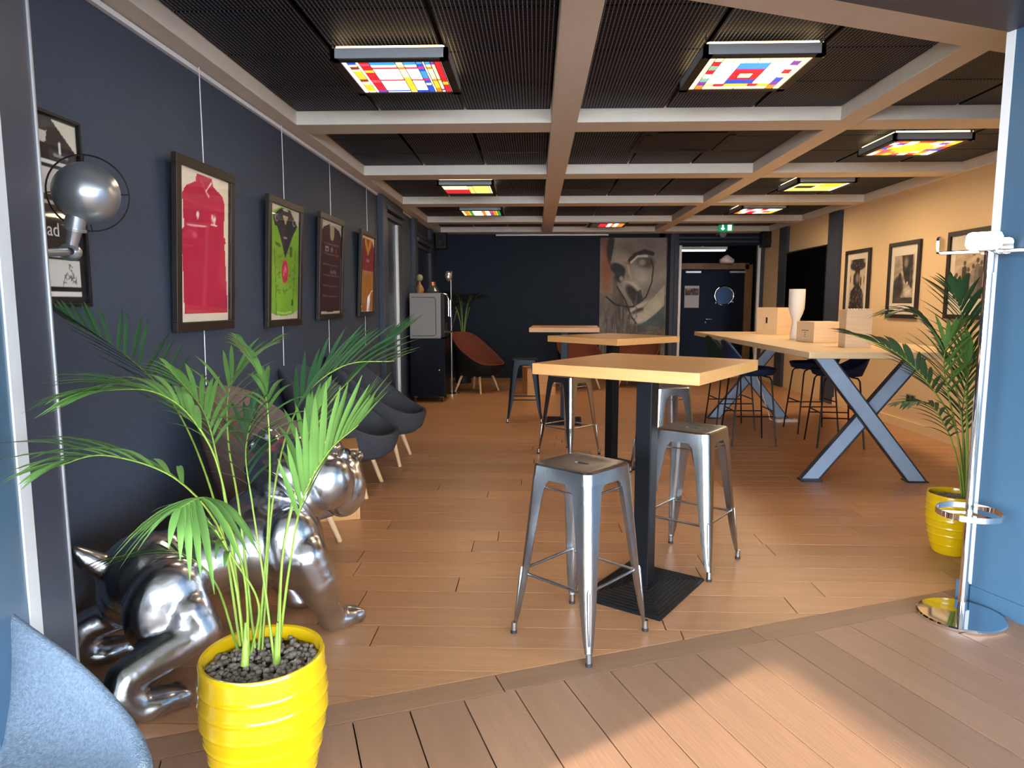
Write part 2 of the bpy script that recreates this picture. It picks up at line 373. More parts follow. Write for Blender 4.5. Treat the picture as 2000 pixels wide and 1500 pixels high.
# right wall: pilasters, baseboard, dark serving screen
for y0, y1 in ((9.83, 10.2), (11.85, 12.2)):
    MB().box((XR-.025, (y0+y1)/2, 1.35), (.025, (y1-y0)/2, 1.35)).build('pilaster', M['navy_trim'], wr)
bb = struct(MB().box((XR-.012, 7.0, .05), (.012, 2.83, .05)).build('baseboard_right', M['cream']))
# ------------------------------------------------------------------ ceiling: beams and mesh tiles
cei = struct(MB().box((1.2, 7.7, ZT+.03), (3.3, 5.7, .03)).build('ceiling', M['black']))
XB = [(XL, -1.738), (.105, .292), (2.146, 2.315), (4.18, XR)]
YT = [(5.11, 5.39), (7.09, 7.37), (9.13, 9.41), (11.18, 11.46), (12.72, YB)]
for x0, x1 in XB:
    y0 = 1.5 if x1 < 0 else (x0*SP+2.6)/CP
    MB().box(((x0+x1)/2, (y0+YB)/2, (ZB+ZT)/2), ((x1-x0)/2, (YB-y0)/2, (ZT-ZB)/2)).build('beam', M['beam'], cei, bevel=.004)
for y0, y1 in YT:
    for i in range(3):
        x0, x1 = XB[i][1], XB[i+1][0]; MB().box(((x0+x1)/2, (y0+y1)/2, (ZB+ZT)/2), ((x1-x0)/2, (y1-y0)/2, (ZT-ZB)/2)).build('beam', M['beam'], cei)
abbox(MB(), -1.3, 5.7, B_J+.002, 2.68, ZB, ZT).build('beam', M['beam'], cei)
tm = mat('perforated_metal', (24, 26, 34), .6, spec=.15); nt = tm.node_tree
tc = nt.nodes.new('ShaderNodeTexCoord'); wv = nt.nodes.new('ShaderNodeTexWave'); wv.bands_direction = 'X'; wv.inputs['Scale'].default_value = 15; wv.inputs['Distortion'].default_value = 0
wv2 = nt.nodes.new('ShaderNodeTexWave'); wv2.bands_direction = 'Y'; wv2.inputs['Scale'].default_value = 9
cr = nt.nodes.new('ShaderNodeValToRGB'); cr.color_ramp.elements[0].position = .68; cr.color_ramp.elements[0].color = (.003, .004, .009, 1); cr.color_ramp.elements[1].position = .97; cr.color_ramp.elements[1].color = (.20, .235, .34, 1)
mm = nt.nodes.new('ShaderNodeMath'); mm.operation = 'MULTIPLY_ADD'; mm.inputs[1].default_value = .10; mm.inputs[2].default_value = 0
ad = nt.nodes.new('ShaderNodeMath'); ad.operation = 'SUBTRACT'
nt.links.new(tc.outputs['Object'], wv.inputs[0]); nt.links.new(tc.outputs['Object'], wv2.inputs[0]); nt.links.new(wv2.outputs[1], mm.inputs[0]); nt.links.new(wv.outputs[1], ad.inputs[0]); nt.links.new(mm.outputs[0], ad.inputs[1]); nt.links.new(ad.outputs[0], cr.inputs[0]); nt.links.new(cr.outputs[0], nt.nodes['Principled BSDF'].inputs['Base Color'])
tile_cache = {}
def tile(cx, cy, sx, sy):
    k = (round(sx, 3), round(sy, 3))
    if k not in tile_cache: tile_cache[k] = MB().box((0, 0, 0), (sx/2-.012, sy/2-.008, .006)).mesh('mesh_tile', tm)
    link('mesh_tile', tile_cache[k], cei, (cx, cy, ZM))
for i in range(3):
    x0, x1 = XB[i][1], XB[i+1][0]; n = 3; sx = (x1-x0)/n
    rows = [(2.28-.58*k, 2.28-.58*k+.58) for k in (3, 2, 1, 0)]
    ys = [(1.67+.573*k, 1.67+.573*(k+1)) for k in range(6)]
    for j in range(4):
        yy0, yy1 = YT[j][1], YT[j+1][0]; m_ = 3; ys += [(yy0+(yy1-yy0)*k/m_, yy0+(yy1-yy0)*(k+1)/m_) for k in range(m_)]
    for y0, y1 in ys:
        for k in range(n):
            cx, cy = x0+sx*(k+.5), (y0+y1)/2
            if abco(cx, cy)[1] < 2.45: continue
            tile(cx, cy, sx, y1-y0)
# ------------------------------------------------------------------ ceiling lamps with stained glass
PANE_C = dict(w=(255,250,238), p=(255,240,190), y=(255,214,60), o=(240,150,40), r=(226,40,52), k=(226,90,110), b=(50,90,215), c=(70,170,240), v=(140,70,180), m=(210,60,150), g=(40,170,80), t=(150,200,170), n=(150,60,40), l=(240,245,130), d=(60,50,40))
PMAT = {}
def panemat(c):
    if c not in PMAT:
        f = dict(w=1.9, p=1.35, y=1.1).get(c, .95)
        PMAT[c] = mat('glass_'+c, PANE_C[c], .3, emis=PANE*f)
    return PMAT[c]
came_m = mat('lead_came', (40, 34, 30), .5); house_m = mat('lamp_housing', (150, 156, 164), .5)
glow_m = mat('lamp_top_slot', (255, 214, 150), .5, emis=5)
def cols(spec):                          # [(u1, [(v1, colour), ...]), ...]
    out = []; u = 0
    for u1, col in spec:
        v = 0
        for v1, c in col: out.append((u, u1, v, v1, c)); v = v1
        u = u1
    return out
def lamp(c, size, rects, label, watt=1.0, detail=True):
    t = thing('ceiling_lamp', label, 'lamp', (c[0], c[1], 0), 0, 'stained glass ceiling lamps'); z = 2.700; h = size/2; H = .052
    f = MB()
    for sx, sy, wx, wy in ((0, -1, h, .012), (0, 1, h, .012), (-1, 0, .012, h), (1, 0, .012, h)): f.box((sx*(h-.012), sy*(h-.012), z+H/2), (wx, wy, H/2))
    hs = f.build('housing', house_m, t)
    m = MB()
    for sx, sy, wx, wy in ((0, -1, h, .022), (0, 1, h, .022), (-1, 0, .022, h), (1, 0, .022, h)): m.box((sx*(h-.022), sy*(h-.022), z-.003), (wx, wy, .004))
    m.build('bezel', came_m, t)
    g = MB(); g.box((0, 0, z+H+.004), (h-.05, h-.05, .003)); g.build('back_plate', M['black'], t)
    s = MB()
    for sx, sy, wx, wy in ((0, -1, h-.03, .006), (0, 1, h-.03, .006), (-1, 0, .006, h-.03), (1, 0, .006, h-.03)): s.box((sx*(h-.03), sy*(h-.03), z+H+.012), (wx, wy, .006))
    s.build('light_slot', glow_m, t)
    for sx in (-1, 1):
        for sy in (-1, 1): MB().tube([(sx*(h-.01), sy*(h-.01), z-.018), (sx*(h-.01), sy*(h-.01), ZM)], .004, 6).build('hanger', M['chrome'], t)
    q = h-.042; ca = MB()
    for u0, u1, v0, v1, c_ in rects:
        x0, x1, y0, y1 = -q+2*q*u0, -q+2*q*u1, -q+2*q*v0, -q+2*q*v1; e = .0034
        me = MB().box((0, 0, 0), ((x1-x0)/2-e, (y1-y0)/2-e, .002)).mesh('pane', panemat(c_))
        link('pane', me, t, ((x0+x1)/2, (y0+y1)/2, z))
    MB().box((0, 0, z+.005), (q, q, .002)).build('came_backing', came_m, t)
    li = bpy.data.lights.new('lamp_light', 'AREA'); li.shape = 'SQUARE'; li.size = size*.85; li.energy = LAMP_W*watt; li.color = (1.0, .74, .48)
    lo = link('lamp_light', li, t, (0, 0, z-.03))
    return t
L1 = cols([(.05, [(1, 'w')]), (.135, [(.10, 'b'), (.16, 'p'), (.24, 'n'), (.30, 'p'), (.55, 'y'), (.63, 'n'), (.72, 'p'), (.95, 'y'), (1, 'p')]), (.165, [(1, 'w')]),
 (.265, [(.08, 'r'), (.14, 'k'), (.20, 'r'), (.27, 'r'), (.34, 'y'), (.46, 'r'), (.58, 'r'), (.66, 'k'), (.78, 'r'), (.92, 'r'), (1, 'v')]),
 (.53, [(.03, 'b'), (.12, 'c'), (.18, 'w'), (.24, 'k'), (.56, 'w'), (.61, 'k'), (.93, 'w'), (.97, 'b'), (1, 'w')]),
 (.605, [(.05, 'o'), (.18, 'p'), (.25, 'o'), (.5, 'p'), (.72, 'y'), (.96, 'y'), (1, 'p')]),
 (.735, [(.03, 'b'), (.12, 'c'), (.18, 'w'), (.24, 'k'), (.56, 'w'), (.61, 'k'), (.68, 'w'), (.76, 'p'), (.93, 'w'), (1, 'b')]),
 (.80, [(.10, 'c'), (.17, 'b'), (.24, 'm'), (.31, 'b'), (.52, 'c'), (.60, 'm'), (.69, 'b'), (.76, 'p'), (1, 'b')]), (.822, [(1, 'w')]),
 (.88, [(.12, 'c'), (.18, 'p'), (.25, 'o'), (.56, 'p'), (.63, 'o'), (.86, 'y'), (1, 'o')]), (.92, [(.12, 'v'), (.20, 'p'), (.56, 'p'), (.62, 'o'), (.9, 'p'), (.96, 'v'), (1, 'w')]),
 (.985, [(.08, 'r'), (.15, 'r'), (.22, 'r'), (.38, 'r'), (.56, 'r'), (.66, 'r'), (.75, 'y'), (1, 'r')]), (1, [(1, 'w')])])
def border2():
    o = []
    for u0, u1, n in ((0, .07, (.32, .68, 1)), (.93, 1, (.3, .58, 1))):
        v = 0
        for v1 in n: o.append((u0, u1, v, v1, 'p')); v = v1
    for v0, v1 in ((0, .09), (.91, 1)):
        for u0, u1 in ((.15, .5), (.5, .85)): o.append((u0, u1, v0, v1, 'p'))
    for u0, u1, sq in ((.07, .15, 'prtrwtvo'), (.85, .93, 'pvwrpbvo')):
        for i, c_ in enumerate(sq): o.append((u0, u1, i/8, (i+1)/8, c_))
    for i, u0 in enumerate((.15, .27, .39, .51, .63, .74)): o.append((u0, (.27, .39, .51, .63, .74, .85)[i], .09, .17, 'w' if i % 2 else 'p'))
    o += [(.15, .35, .17, .82, 'w'), (.65, .85, .17, .82, 'w'), (.35, .65, .17, .34, 'c'), (.35, .65, .34, .38, 'm'), (.35, .65, .38, .49, 'r'), (.35, .43, .49, .68, 'r'), (.43, .57, .49, .62, 'p'), (.43, .57, .62, .68, 'r'), (.57, .65, .49, .68, 'r'), (.35, .65, .68, .82, 'b')]
    for u0, u1, c_ in ((.15, .25, 'l'), (.25, .36, 'r'), (.36, .62, 'y'), (.62, .72, 'r'), (.72, .85, 'y')): o.append((u0, u1, .82, .91, c_))
    return o
rnd = random.Random(3); L3 = []
for i in range(8):
    for j in range(7):
        d = abs(i-3.5)+abs(j-3); L3.append((i/8, (i+1)/8, j/7, (j+1)/7, 'y' if d < 2.6 else rnd.choice('wprkvbyow')))
L4 = cols([(.08, [(1, 'p')]), (.46, [(.35, 'l'), (.62, 'd'), (1, 'l')]), (.5, [(1, 'p')]), (.94, [(.45, 'y'), (1, 'l')]), (1, [(1, 'w')])])
L5 = cols([(.12, [(.5, 'w'), (1, 'o')]), (.3, [(.4, 'k'), (.6, 'w'), (1, 'p')]), (.5, [(.5, 'w'), (1, 'r')]), (.66, [(.35, 'r'), (.7, 'p'), (1, 'w')]), (.85, [(.5, 'w'), (.75, 'r'), (1, 'p')]), (1, [(.5, 'p'), (1, 'y')])])
L6 = cols([(.52, [(.5, 'p'), (1, 'r')]), (.62, [(.12, 'c'), (1, 'l')]), (.96, [(1, 'l')]), (1, [(1, 'p')])])
L7 = cols([(.06, [(1, 'p')]), (.16, [(1, 'o')]), (.2, [(1, 'y')]), (.27, [(1, 'g')]), (.52, [(.5, 'p'), (1, 'w')]), (.6, [(1, 'o')]), (.72, [(.5, 'p'), (1, 'w')]), (.8, [(.5, 'k'), (1, 'v')]), (.88, [(1, 'o')]), (.92, [(1, 'y')]), (1, [(1, 'g')])])
L8 = cols([(.25, [(1, 'd')]), (.5, [(1, 'r')]), (.62, [(1, 'w')]), (.7, [(1, 'o')]), (.82, [(1, 'w')]), (1, [(1, 'o')])])
def lc(px, py): p = pix(px, py, 2, 2.70); return (p.x, p.y)
lamp(lc(782, 151), .62, L1, 'hanging stained glass lamp with blue, red and yellow grid over the jersey wall', .55)
lamp(lc(1458, 144), .62, border2(), 'stained glass lamp with blue and red block in its centre', .55)
lamp(lc(1783, 289), .62, L3, 'lamp of many small mosaic panes around a yellow middle, nearest right wall', 1.5)
lamp(lc(1593, 365), .62, L4, 'lamp with plain yellow panes and one dark pane near right wall', 1.6)
lamp(lc(1480, 412), .62, L5, 'far right lamp of red and white panes near exit sign', 1.6)
lamp(lc(914, 370), .62, L6, 'lamp with half yellow half red panes, left side of room', .8)
lamp(lc(941, 416), .62, L7, 'far left lamp with green and orange striped panes', .8)
lamp(lc(1186, 439.5), .62, L8, 'farthest lamp with red and white panes before the portrait', .8)
# ------------------------------------------------------------------ metal bar stools
def stool(name, label, m, loc, rz):
    t = thing(name, label, 'stool', loc, rz, 'square metal bar stools'); ZS = .76; hs = .152
    def rsq(h, r, n=5):
        o = []
        for cx, cy, a0 in ((h-r, h-r, 0), (-h+r, h-r, 90), (-h+r, -h+r, 180), (h-r, -h+r, 270)):
            for k in range(n+1):
                a = math.radians(a0+90*k/n); o.append((cx+r*math.cos(a), cy+r*math.sin(a)))
        return o
    hole = [(.030*math.copysign(1, x)*min(1, abs(x)/.02) if False else x, y) for x, y in rsq(.03, .014)]
    hole = [(x*1.25, y*.42) for x, y in hole]
    loops = [(hole, ZS-.014), (hole, ZS-.006), (rsq(.10, .05), ZS-.006), (rsq(hs-.018, .03), ZS), (rsq(hs-.006, .033), ZS-.002), (rsq(hs, .035), ZS-.009), (rsq(hs+.004, .036), ZS-.062), (rsq(hs+.001, .034), ZS-.062), (rsq(hs-.004, .033), ZS-.014), (hole, ZS-.014)]
    MB().loft([[(x, y, z) for x, y in l] for l, z in loops], caps=False).build('seat', m, t, smooth=35)
    zf = [(ZS-.055, .115), (ZS-.085, .088), (ZS-.13, .080), (.50, .069), (.34, .058), (.20, .046), (.10, .033), (.045, .022)]
    for qx, qy in ((1, 1), (-1, 1), (-1, -1), (1, -1)):
        lp = []
        for z, wd in zf:
            tt = (ZS-.055-z)/(ZS-.055-.0); c = hs+.004+(.212-hs-.004)*tt; r = min(.032, wd*.6); pts = []
            pts.append((c-wd, c))
            for k in range(6): a = PI/2-PI/2*k/5; pts.append((c-r+r*math.cos(a), c-r+r*math.sin(a)))
            pts.append((c, c-wd)); g = .005; pts.append((c-g, c-wd))
            for k in range(6): a = PI/2*k/5; r2 = r-g; pts.append((c-r+r2*math.cos(a), c-r+r2*math.sin(a)))
            pts.append((c-wd, c-g)); lp.append([(qx*x, qy*y, z) for x, y in pts])
        lg = MB().loft(lp).build('leg', m, t, smooth=40)
        c0 = lambda z: hs+.004+(.212-hs-.004)*((ZS-.055-z)/(ZS-.055))-.008
        MB().tube([(qx*c0(z), qy*c0(z), z) for z in (.30, .285, .15, .08, .065)], [.002, .0075, .0065, .006, .002], 8).build('pressed_rib', m, lg, smooth=60)
        MB().tube([(qx*.203, qy*.203, .05), (qx*.204, qy*.204, .014)], .0135, 10).build('foot_tip', M['steel'], lg, smooth=40)
        MB().tube([(qx*.204, qy*.204, .014), (qx*.204, qy*.204, 0)], .0145, 10).build('foot_cap', M['rubber'], lg, smooth=40)
    for z, r in ((.662, .004), (.275, .0065)):
        c = hs+.004+(.212-hs-.004)*((ZS-.055-z)/(ZS-.055))-.012
        P = [(c, c), (-c, c), (-c, -c), (c, -c)]
        for k in range(4):
            p, q = P[k], P[(k+1) % 4]; dx, dy = (q[0]-p[0]), (q[1]-p[1]); i = .06 if z < .5 else .03; L = math.hypot(dx, dy); ux, uy = dx/L, dy/L; dz = .012 if (z < .5 and k % 2) else 0
            MB().tube([(p[0]+ux*.012, p[1]+uy*.012, z+dz), (p[0]+ux*i*.8, p[1]+uy*i*.8, z+dz), (q[0]-ux*i*.8, q[1]-uy*i*.8, z+dz), (q[0]-ux*.012, q[1]-uy*.012, z+dz)], [r*1.5, r, r, r*1.5], 8).build('stretcher', m, t, smooth=50)
    return t
st = stool('bar_stool', 'brushed steel bar stool in front of nearest high table', M['steel'], (.198, 2.871, 0), -.723)
dup(st, 'brushed steel bar stool right of nearest high table', (.857, 3.728, 0), -.635)
dup(st, 'steel bar stool at middle high table, seen under nearest table top', (.32, 6.44, 0), -.785)
dup(st, 'steel bar stool half hidden behind post of nearest table', (1.065, 5.62, 0), .3)
stool('bar_stool', 'dark painted metal bar stool, left of the high tables', M['darksteel'], (-.13, 8.33, 0), 0)
# ------------------------------------------------------------------ high tables
def high_table(label, loc, rz, half=.405, base=(.212, .28), mb=None, ztop=1.15):
    t = thing('high_table', label, 'table', loc, rz, 'square high tables')
    MB().box((0, 0, ztop-.026), (half, half, .026)).build('table_top', M['oak'], t, bevel=.003)
    mb = mb or M['blackmetal']
    MB().box((0, 0, (ztop-.052+.03)/2), (.041, .041, (ztop-.052-.03)/2)).build('post', mb, t, bevel=.004)
    MB().box((0, 0, ztop-.058), (.2, .2, .006)).build('mounting_plate', mb, t)
    loops = []; n = 9; bx, by = base
    loops.append((bx, by, 0)); loops.append((bx, by, .010))
    for k in range(n):
        f0 = 1-k/n*.78; f1 = 1-(k+.55)/n*.78; z = .012+.0028*k
        loops += [(bx*f0-.004, by*f0-.004, z+.004), (bx*f1, by*f1, z+.004), (bx*f1-.003, by*f1-.003, z-.001)]
    loops.append((.05, .05, .045))
    MB().loft([[(x, y, z), (-x, y, z), (-x, -y, z), (x, -y, z)] for x, y, z in loops]).build('base', mb, t)
    return t
high_table('nearest square oak high table on black pedestal with ridged base', (.545, 3.33, 0), -.585)
high_table('middle oak high table turned cornerwise behind nearest one', (.665, 5.93, 0), -.837, .398)
high_table('farthest oak high table with edge facing front', (.345, 8.25, 0), -.05, .40, mb=M['darksteel'])
# ------------------------------------------------------------------ long table on crossed legs
t = thing('long_table', 'long pale oak bar table on crossed blue grey steel legs', 'table', (2.8, 7.4, 0))
X0, X1, Y0, Y1 = 2.125, 3.50, 5.40, 9.30
MB().box(((X0+X1)/2-2.8, (Y0+Y1)/2-7.4, 1.025), ((X1-X0)/2, (Y1-Y0)/2, .025)).build('table_top', M['paleoak'], t, bevel=.003)
def xleg(y):
    m = link('cross_leg', None, t, (0, y-7.4, 0)); web = None
    H = 1.0; xa, xb = 2.149-2.8, 3.145-2.8; w = .158
    def beam(x0, x1, dy):
        # parallelogram web with flanges, x0 at floor, x1 at top
        def par(mb, s0, s1, y0, y1): mb.loft([[(x0+s0, yy, 0), (x0+s1, yy, 0), (x1+s1, yy, H), (x1+s0, yy, H)] for yy in (y0, y1)])
        a = MB(); par(a, .008, w-.008, dy-.008, dy+.008); b = MB(); par(b, 0, .009, dy-.026, dy+.026); par(b, w-.009, w, dy-.026, dy+.026)
        p = a.build('cross_beam', M['xleg'], t); p.location = (0, y-7.4, 0); q = b.build('flange', M['xedge'], p)
    beam(xb-w, xa+.046, -.027); beam(xa, xb-w-.044, .027)
    bpy.data.objects.remove(m)
    for x in (xa, xb-w): o = MB().box((x+w/2, 0, .005), (w/2+.004, .055, .005)).build('foot_plate', M['xedge'], t); o.location = (0, y-7.4, 0)
    o = MB().box(((xa+xb)/2, 0, H-.004), ((xb-xa)/2, .05, .004)).build('top_plate', M['xedge'], t); o.location = (0, y-7.4, 0)
xleg(5.53); xleg(8.55)
# ------------------------------------------------------------------ upholstered bar chairs at the long table
def bar_chair(label, loc, rz, seat_m, bk=.27):
    t = thing('bar_chair', label, 'chair', loc, rz, 'upholstered bar chairs at the long table'); h = .22
    # shell: seat and low curved back (faces +x)
    n = 20; loops = []
    prof = [(.0, .70), (.6, .70), (.93, .715), (1.0, .75)]
    inner = [(1.0, .765), (.9, .755), (.55, .745), (.0, .745)]
    def ring(f, z, up):
        o = []
        for k in range(n):
            a = 2*PI*k/n; bx = .235*math.copysign(abs(math.cos(a))**.75, math.cos(a)); by = .235*math.copysign(abs(math.sin(a))**.75, math.sin(a))
            back = max(0, -math.cos(a)*1.15-.1)**1.2*bk*up
            o.append((bx*f-(.05*back/bk if up else 0), by*f, z+back))
        return o
    L = [ring(.02, .70, 0), ring(.6, .70, 0), ring(.93, .715, 0), ring(1.0, .75, .45), ring(1.03, .775, 1), ring(.97, .78, 1), ring(.92, .765, .42), ring(.8, .752, 0), ring(.02, .748, 0)]
    MB().loft(L).build('seat_shell', seat_m, t, smooth=60)
    for sx in (-1, 1):
        for sy in (-1, 1): MB().tube([(sx*.10, sy*.10, .70), (sx*.15, sy*.15, .69), (sx*.165, sy*.165, .66), (sx*h, sy*h, 0)], .0085, 7).build('leg', M['black'], t, smooth=50)
    for z in (.30,):
        c = .165+(h-.165)*(1-z/.66)
        P = [(c, c), (-c, c), (-c, -c), (c, -c)]
        for k in range(4): MB().tube([(*P[k], z+(.05 if k % 2 else 0)), (*P[(k+1) % 4], z+(.05 if k % 2 else 0))], .007, 6).build('footrest', M['black'], t, smooth=50)
    return t
bc = bar_chair('dark blue bar chair, nearer one on left side of long table', (2.19, 7.06, 0), 0, M['seatblue'])
bar_chair('dark green bar chair, farther one on left side of long table', (2.25, 7.95, 0), .05, M['seatgreen'])
bc = bar_chair('dark blue bar chair on right side of long table, nearer', (3.03, 6.98, 0), PI-.1, M['seatblue'], .15)
dup(bc, 'dark blue bar chair on right side of long table, farther', (3.1, 7.75, 0), PI)
# ------------------------------------------------------------------ things on the long table
def crate(label, px, sx, sy, H, rz, hole=None, dentil=False, m=None):
    t = thing('wine_crate', label, 'box', px, rz, 'wooden wine crates'); m = m or M['pine']; e = .012
    f = MB()
    MB().box((0, -sy/2+e/2, H/2), (sx/2, e/2, H/2)).build('side', m, t, bevel=.0015); MB().box((0, sy/2-e/2, H/2), (sx/2, e/2, H/2)).build('side', m, t, bevel=.0015)
    MB().box((-sx/2+e/2, 0, H/2), (e/2, sy/2-e, H/2-.001)).build('end', m, t); MB().box((sx/2-e/2, 0, H/2), (e/2, sy/2-e, H/2-.001)).build('end', m, t)
    MB().box((0, 0, H-e/2-.004), (sx/2-e, sy/2-e, e/2)).build('lid', m, t); MB().box((0, 0, e/2), (sx/2-e, sy/2-e, e/2)).build('bottom', m, t)
    if hole:
        ax, z = hole; d = MB()
        if ax == 'x': d.tube([(-sx/2-.0015, 0, z-.035), (-sx/2-.0015, 0, z+.035)], .011, 10)
        else: d.tube([(0, -sy/2-.0015, z-.035), (0, -sy/2-.0015, z+.035)], .011, 10)
        d.build('hand_hole', M['black'], t)
    if dentil:
        n = 9
        for zz in (H+.004, -.0):
            d = MB()
            for k in range(n): d.box((-sx/2+sx*(k+.5)/n, -sy/2+.004, max(zz, .005)), (sx/n*.3, .006, .005))
            d.build('finger_joint', m, t)
    return t
TZ = 1.05
M['pine_dark'] = wood('crate_end', (176, 132, 92), .55, rand=.02, noise=.08)
crate('tall wooden wine crate with hand hole, farthest on long table', (2.96, 8.62, TZ), .30, .32, .325, .5, ('x', .17))
c2 = crate('low wooden wine crate lying on its side beside white vase', (2.81, 6.86, TZ), .36, .30, .20, .18, None)
bx = MB()
for k, (yy, zz, ww) in enumerate(((0, .115, .12), (0, .095, .02), (0, .075, .02), (0, .055, .02))): bx.box((-.1805, yy, zz), (.0008, ww/2, .003))
bx.build('burnt_mark', M['frame'], c2)
crate('upright wine crate with finger-jointed edges at near end of table', (2.75, 6.03, TZ), .21, .17, .325, -.08, None, True)
t = thing('vase', 'tall white waisted ceramic vase on long table', 'vase', (2.735, 7.35, TZ))
MB().lathe([(.056, 0), (.06, .006), (.054, .06), (.038, .17), (.039, .21), (.060, .26), (.078, .32), (.081, .40), (.081, .52), (.078, .524), (.074, .52), (.072, .40), (.05, .28), (.0, .26)], 32).build('body', M['ceramic'], t, smooth=60)
# power strip and its cable under the far end of the table
t = thing('power_strip', 'white power strip with cable on floor under long table', 'power strip', (3.03, 8.30, 0), .1)
MB().box((0, 0, .02), (.13, .035, .02)).build('body', M['white_plastic'], t, bevel=.008)
for k in range(3): MB().lathe([(.018, .0), (.018, .002), (.014, .002), (.014, -.0)], 12, (-.075+k*.07, 0, .04)).build('socket', M['greymachine'], t)
MB().tube([(-.13, 0, .02), (-.19, .02, .03), (-.24, .05, .2), (-.30, .09, .42), (-.37, .1, .62), (-.42, .1, .99)], .006, 6).build('cable', M['white_plastic'], t, smooth=60)
# ------------------------------------------------------------------ flat prints (colour per vertex, on a fine sheet)
def sheet(name, w, h, nx, ny, fn, parent, loc, axes):
    """axes: (u vector, v vector); fn(u,v arrays 0..1) -> (n,3) sRGB"""
    u, v = np.meshgrid(np.linspace(0, 1, nx), np.linspace(0, 1, ny)); u = u.ravel(); v = v.ravel()
    c = np.clip(np.stack(fn(u, v), 1)/255, 0, 1); c = np.where(c <= .04045, c/12.92, ((c+.055)/1.055)**2.4)
    U, V = np.array(axes[0]), np.array(axes[1]); co = ((u-.5)*w)[:, None]*U+((v-.5)*h)[:, None]*V
    me = bpy.data.meshes.new(name); i = np.arange((nx-1)*(ny-1)); r = i//(nx-1); k = i % (nx-1); a = r*nx+k
    me.from_pydata(co.tolist(), [], np.stack([a, a+1, a+1+nx, a+nx], 1).tolist())
    at = me.color_attributes.new('Col', 'FLOAT_COLOR', 'POINT'); at.data.foreach_set('color', np.concatenate([c, np.ones((len(c), 1))], 1).ravel())
    me.materials.append(M['print']); return link(name, me, parent, loc)
class Can:
    """a little canvas for painted prints"""
    def __init__(s, u, v, base): s.u, s.v = u, v; s.c = np.tile(np.array(base, float), (len(u), 1))
    def put(s, m, col): m = np.clip(m, 0, 1)[:, None]; s.c = s.c*(1-m)+np.array(col, float)*m; return s
    def blob(s, x, y, rx, ry, col, soft=.3, ang=0, a=1.0):
        dx, dy = s.u-x, s.v-y; ca, sa = math.cos(ang), math.sin(ang); X = (dx*ca+dy*sa)/rx; Y = (-dx*sa+dy*ca)/ry
        return s.put(a*np.clip((1-np.hypot(X, Y))/soft+.5, 0, 1), col)
    def line(s, pts, wd, col, a=1.0, asp=1.0):
        d = np.full(len(s.u), 9.)
        for (x0, y0), (x1, y1) in zip(pts[:-1], pts[1:]):
            ex, ey = (x1-x0), (y1-y0)*asp; px, py = s.u-x0, (s.v-y0)*asp; t = np.clip((px*ex+py*ey)/(ex*ex+ey*ey+1e-9), 0, 1); d = np.minimum(d, np.hypot(px-t*ex, py-t*ey))
        return s.put(a*np.clip((wd-d)/(wd*.5)+.5, 0, 1), col)
    def rect(s, x0, x1, y0, y1, col, a=1.0): return s.put(a*((s.u >= x0) & (s.u <= x1) & (s.v >= y0) & (s.v <= y1)), col)
    def poly(s, pts, col, a=1.0):
        ins = np.zeros(len(s.u), bool); n = len(pts)
        for i in range(n):
            (x0, y0), (x1, y1) = pts[i], pts[(i+1) % n]
            if y0 == y1: continue
            cnd = ((y0 > s.v) != (y1 > s.v)) & (s.u < (x1-x0)*(s.v-y0)/(y1-y0)+x0); ins ^= cnd
        return s.put(a*ins, col)
    def grain(s, amt, seed=1, fx=1, fy=1):
        r = np.random.RandomState(seed); n = np.zeros(len(s.u))
        for k in range(5):
            f = 3*2**k; n += np.sin(f*fx*(s.u*r.uniform(.6, 1.4)+r.rand())+5*np.sin(f*fy*s.v*r.uniform(.5, 1.1)+6*r.rand()))*(.6**k)
        s.c = s.c*(1+amt*n[:, None]); return s
    def out(s): return s.c[:, 0], s.c[:, 1], s.c[:, 2]
# ------------------------------------------------------------------ framed jerseys on the left wall
def frame_on_left(label, y0, y1, z0, z1, fw=.045, wire=True, tilt=.05):
    yc, h = (y0+y1)/2, z1-z0; w = y1-y0
    t = thing('framed_jersey', label, 'picture', (XL+.012, yc, z0), 0, 'framed jerseys on the navy wall'); t.rotation_euler = (0, tilt, 0); d = .03
    for a, b, c_, e in ((0, 0, fw/2, w/2), (0, h-fw, fw/2, w/2)): MB().box((d/2, 0, b+fw/2), (d/2, w/2, fw/2)).build('frame_rail', M['frame'], t, bevel=.003)
    for sy in (-1, 1): MB().box((d/2, sy*(w/2-fw/2), h/2), (d/2, fw/2, h/2-fw)).build('frame_rail', M['frame'], t, bevel=.003)
    MB().box((.006, 0, h/2), (.004, w/2-fw, h/2-fw)).build('mat_board', M['matboard'], t)
    MB().box((d-.006, 0, h/2), (.001, w/2-fw, h/2-fw)).build('glass_pane', M['pane_glass'], t)
    if wire:
        c = MB(); c.tube([(.022, .0, h-.02), (.012-(ZB-.03-z1)*tilt*.0, 0, ZB-.03-z0)], .003, 6)
        MB().tube([(.004, 0, h-.03), (.004-(2.685-z1)*tilt, 0, 2.685-z0)], .0028, 6).build('hanging_wire', M['white_strip'], t)
        MB().tube([(.002, 0, .02), (.002+.012, 0, -z0+.97)], .0028, 6).build('hanging_wire', M['white_strip'], t)
    return t, w-2*fw, h-2*fw, h
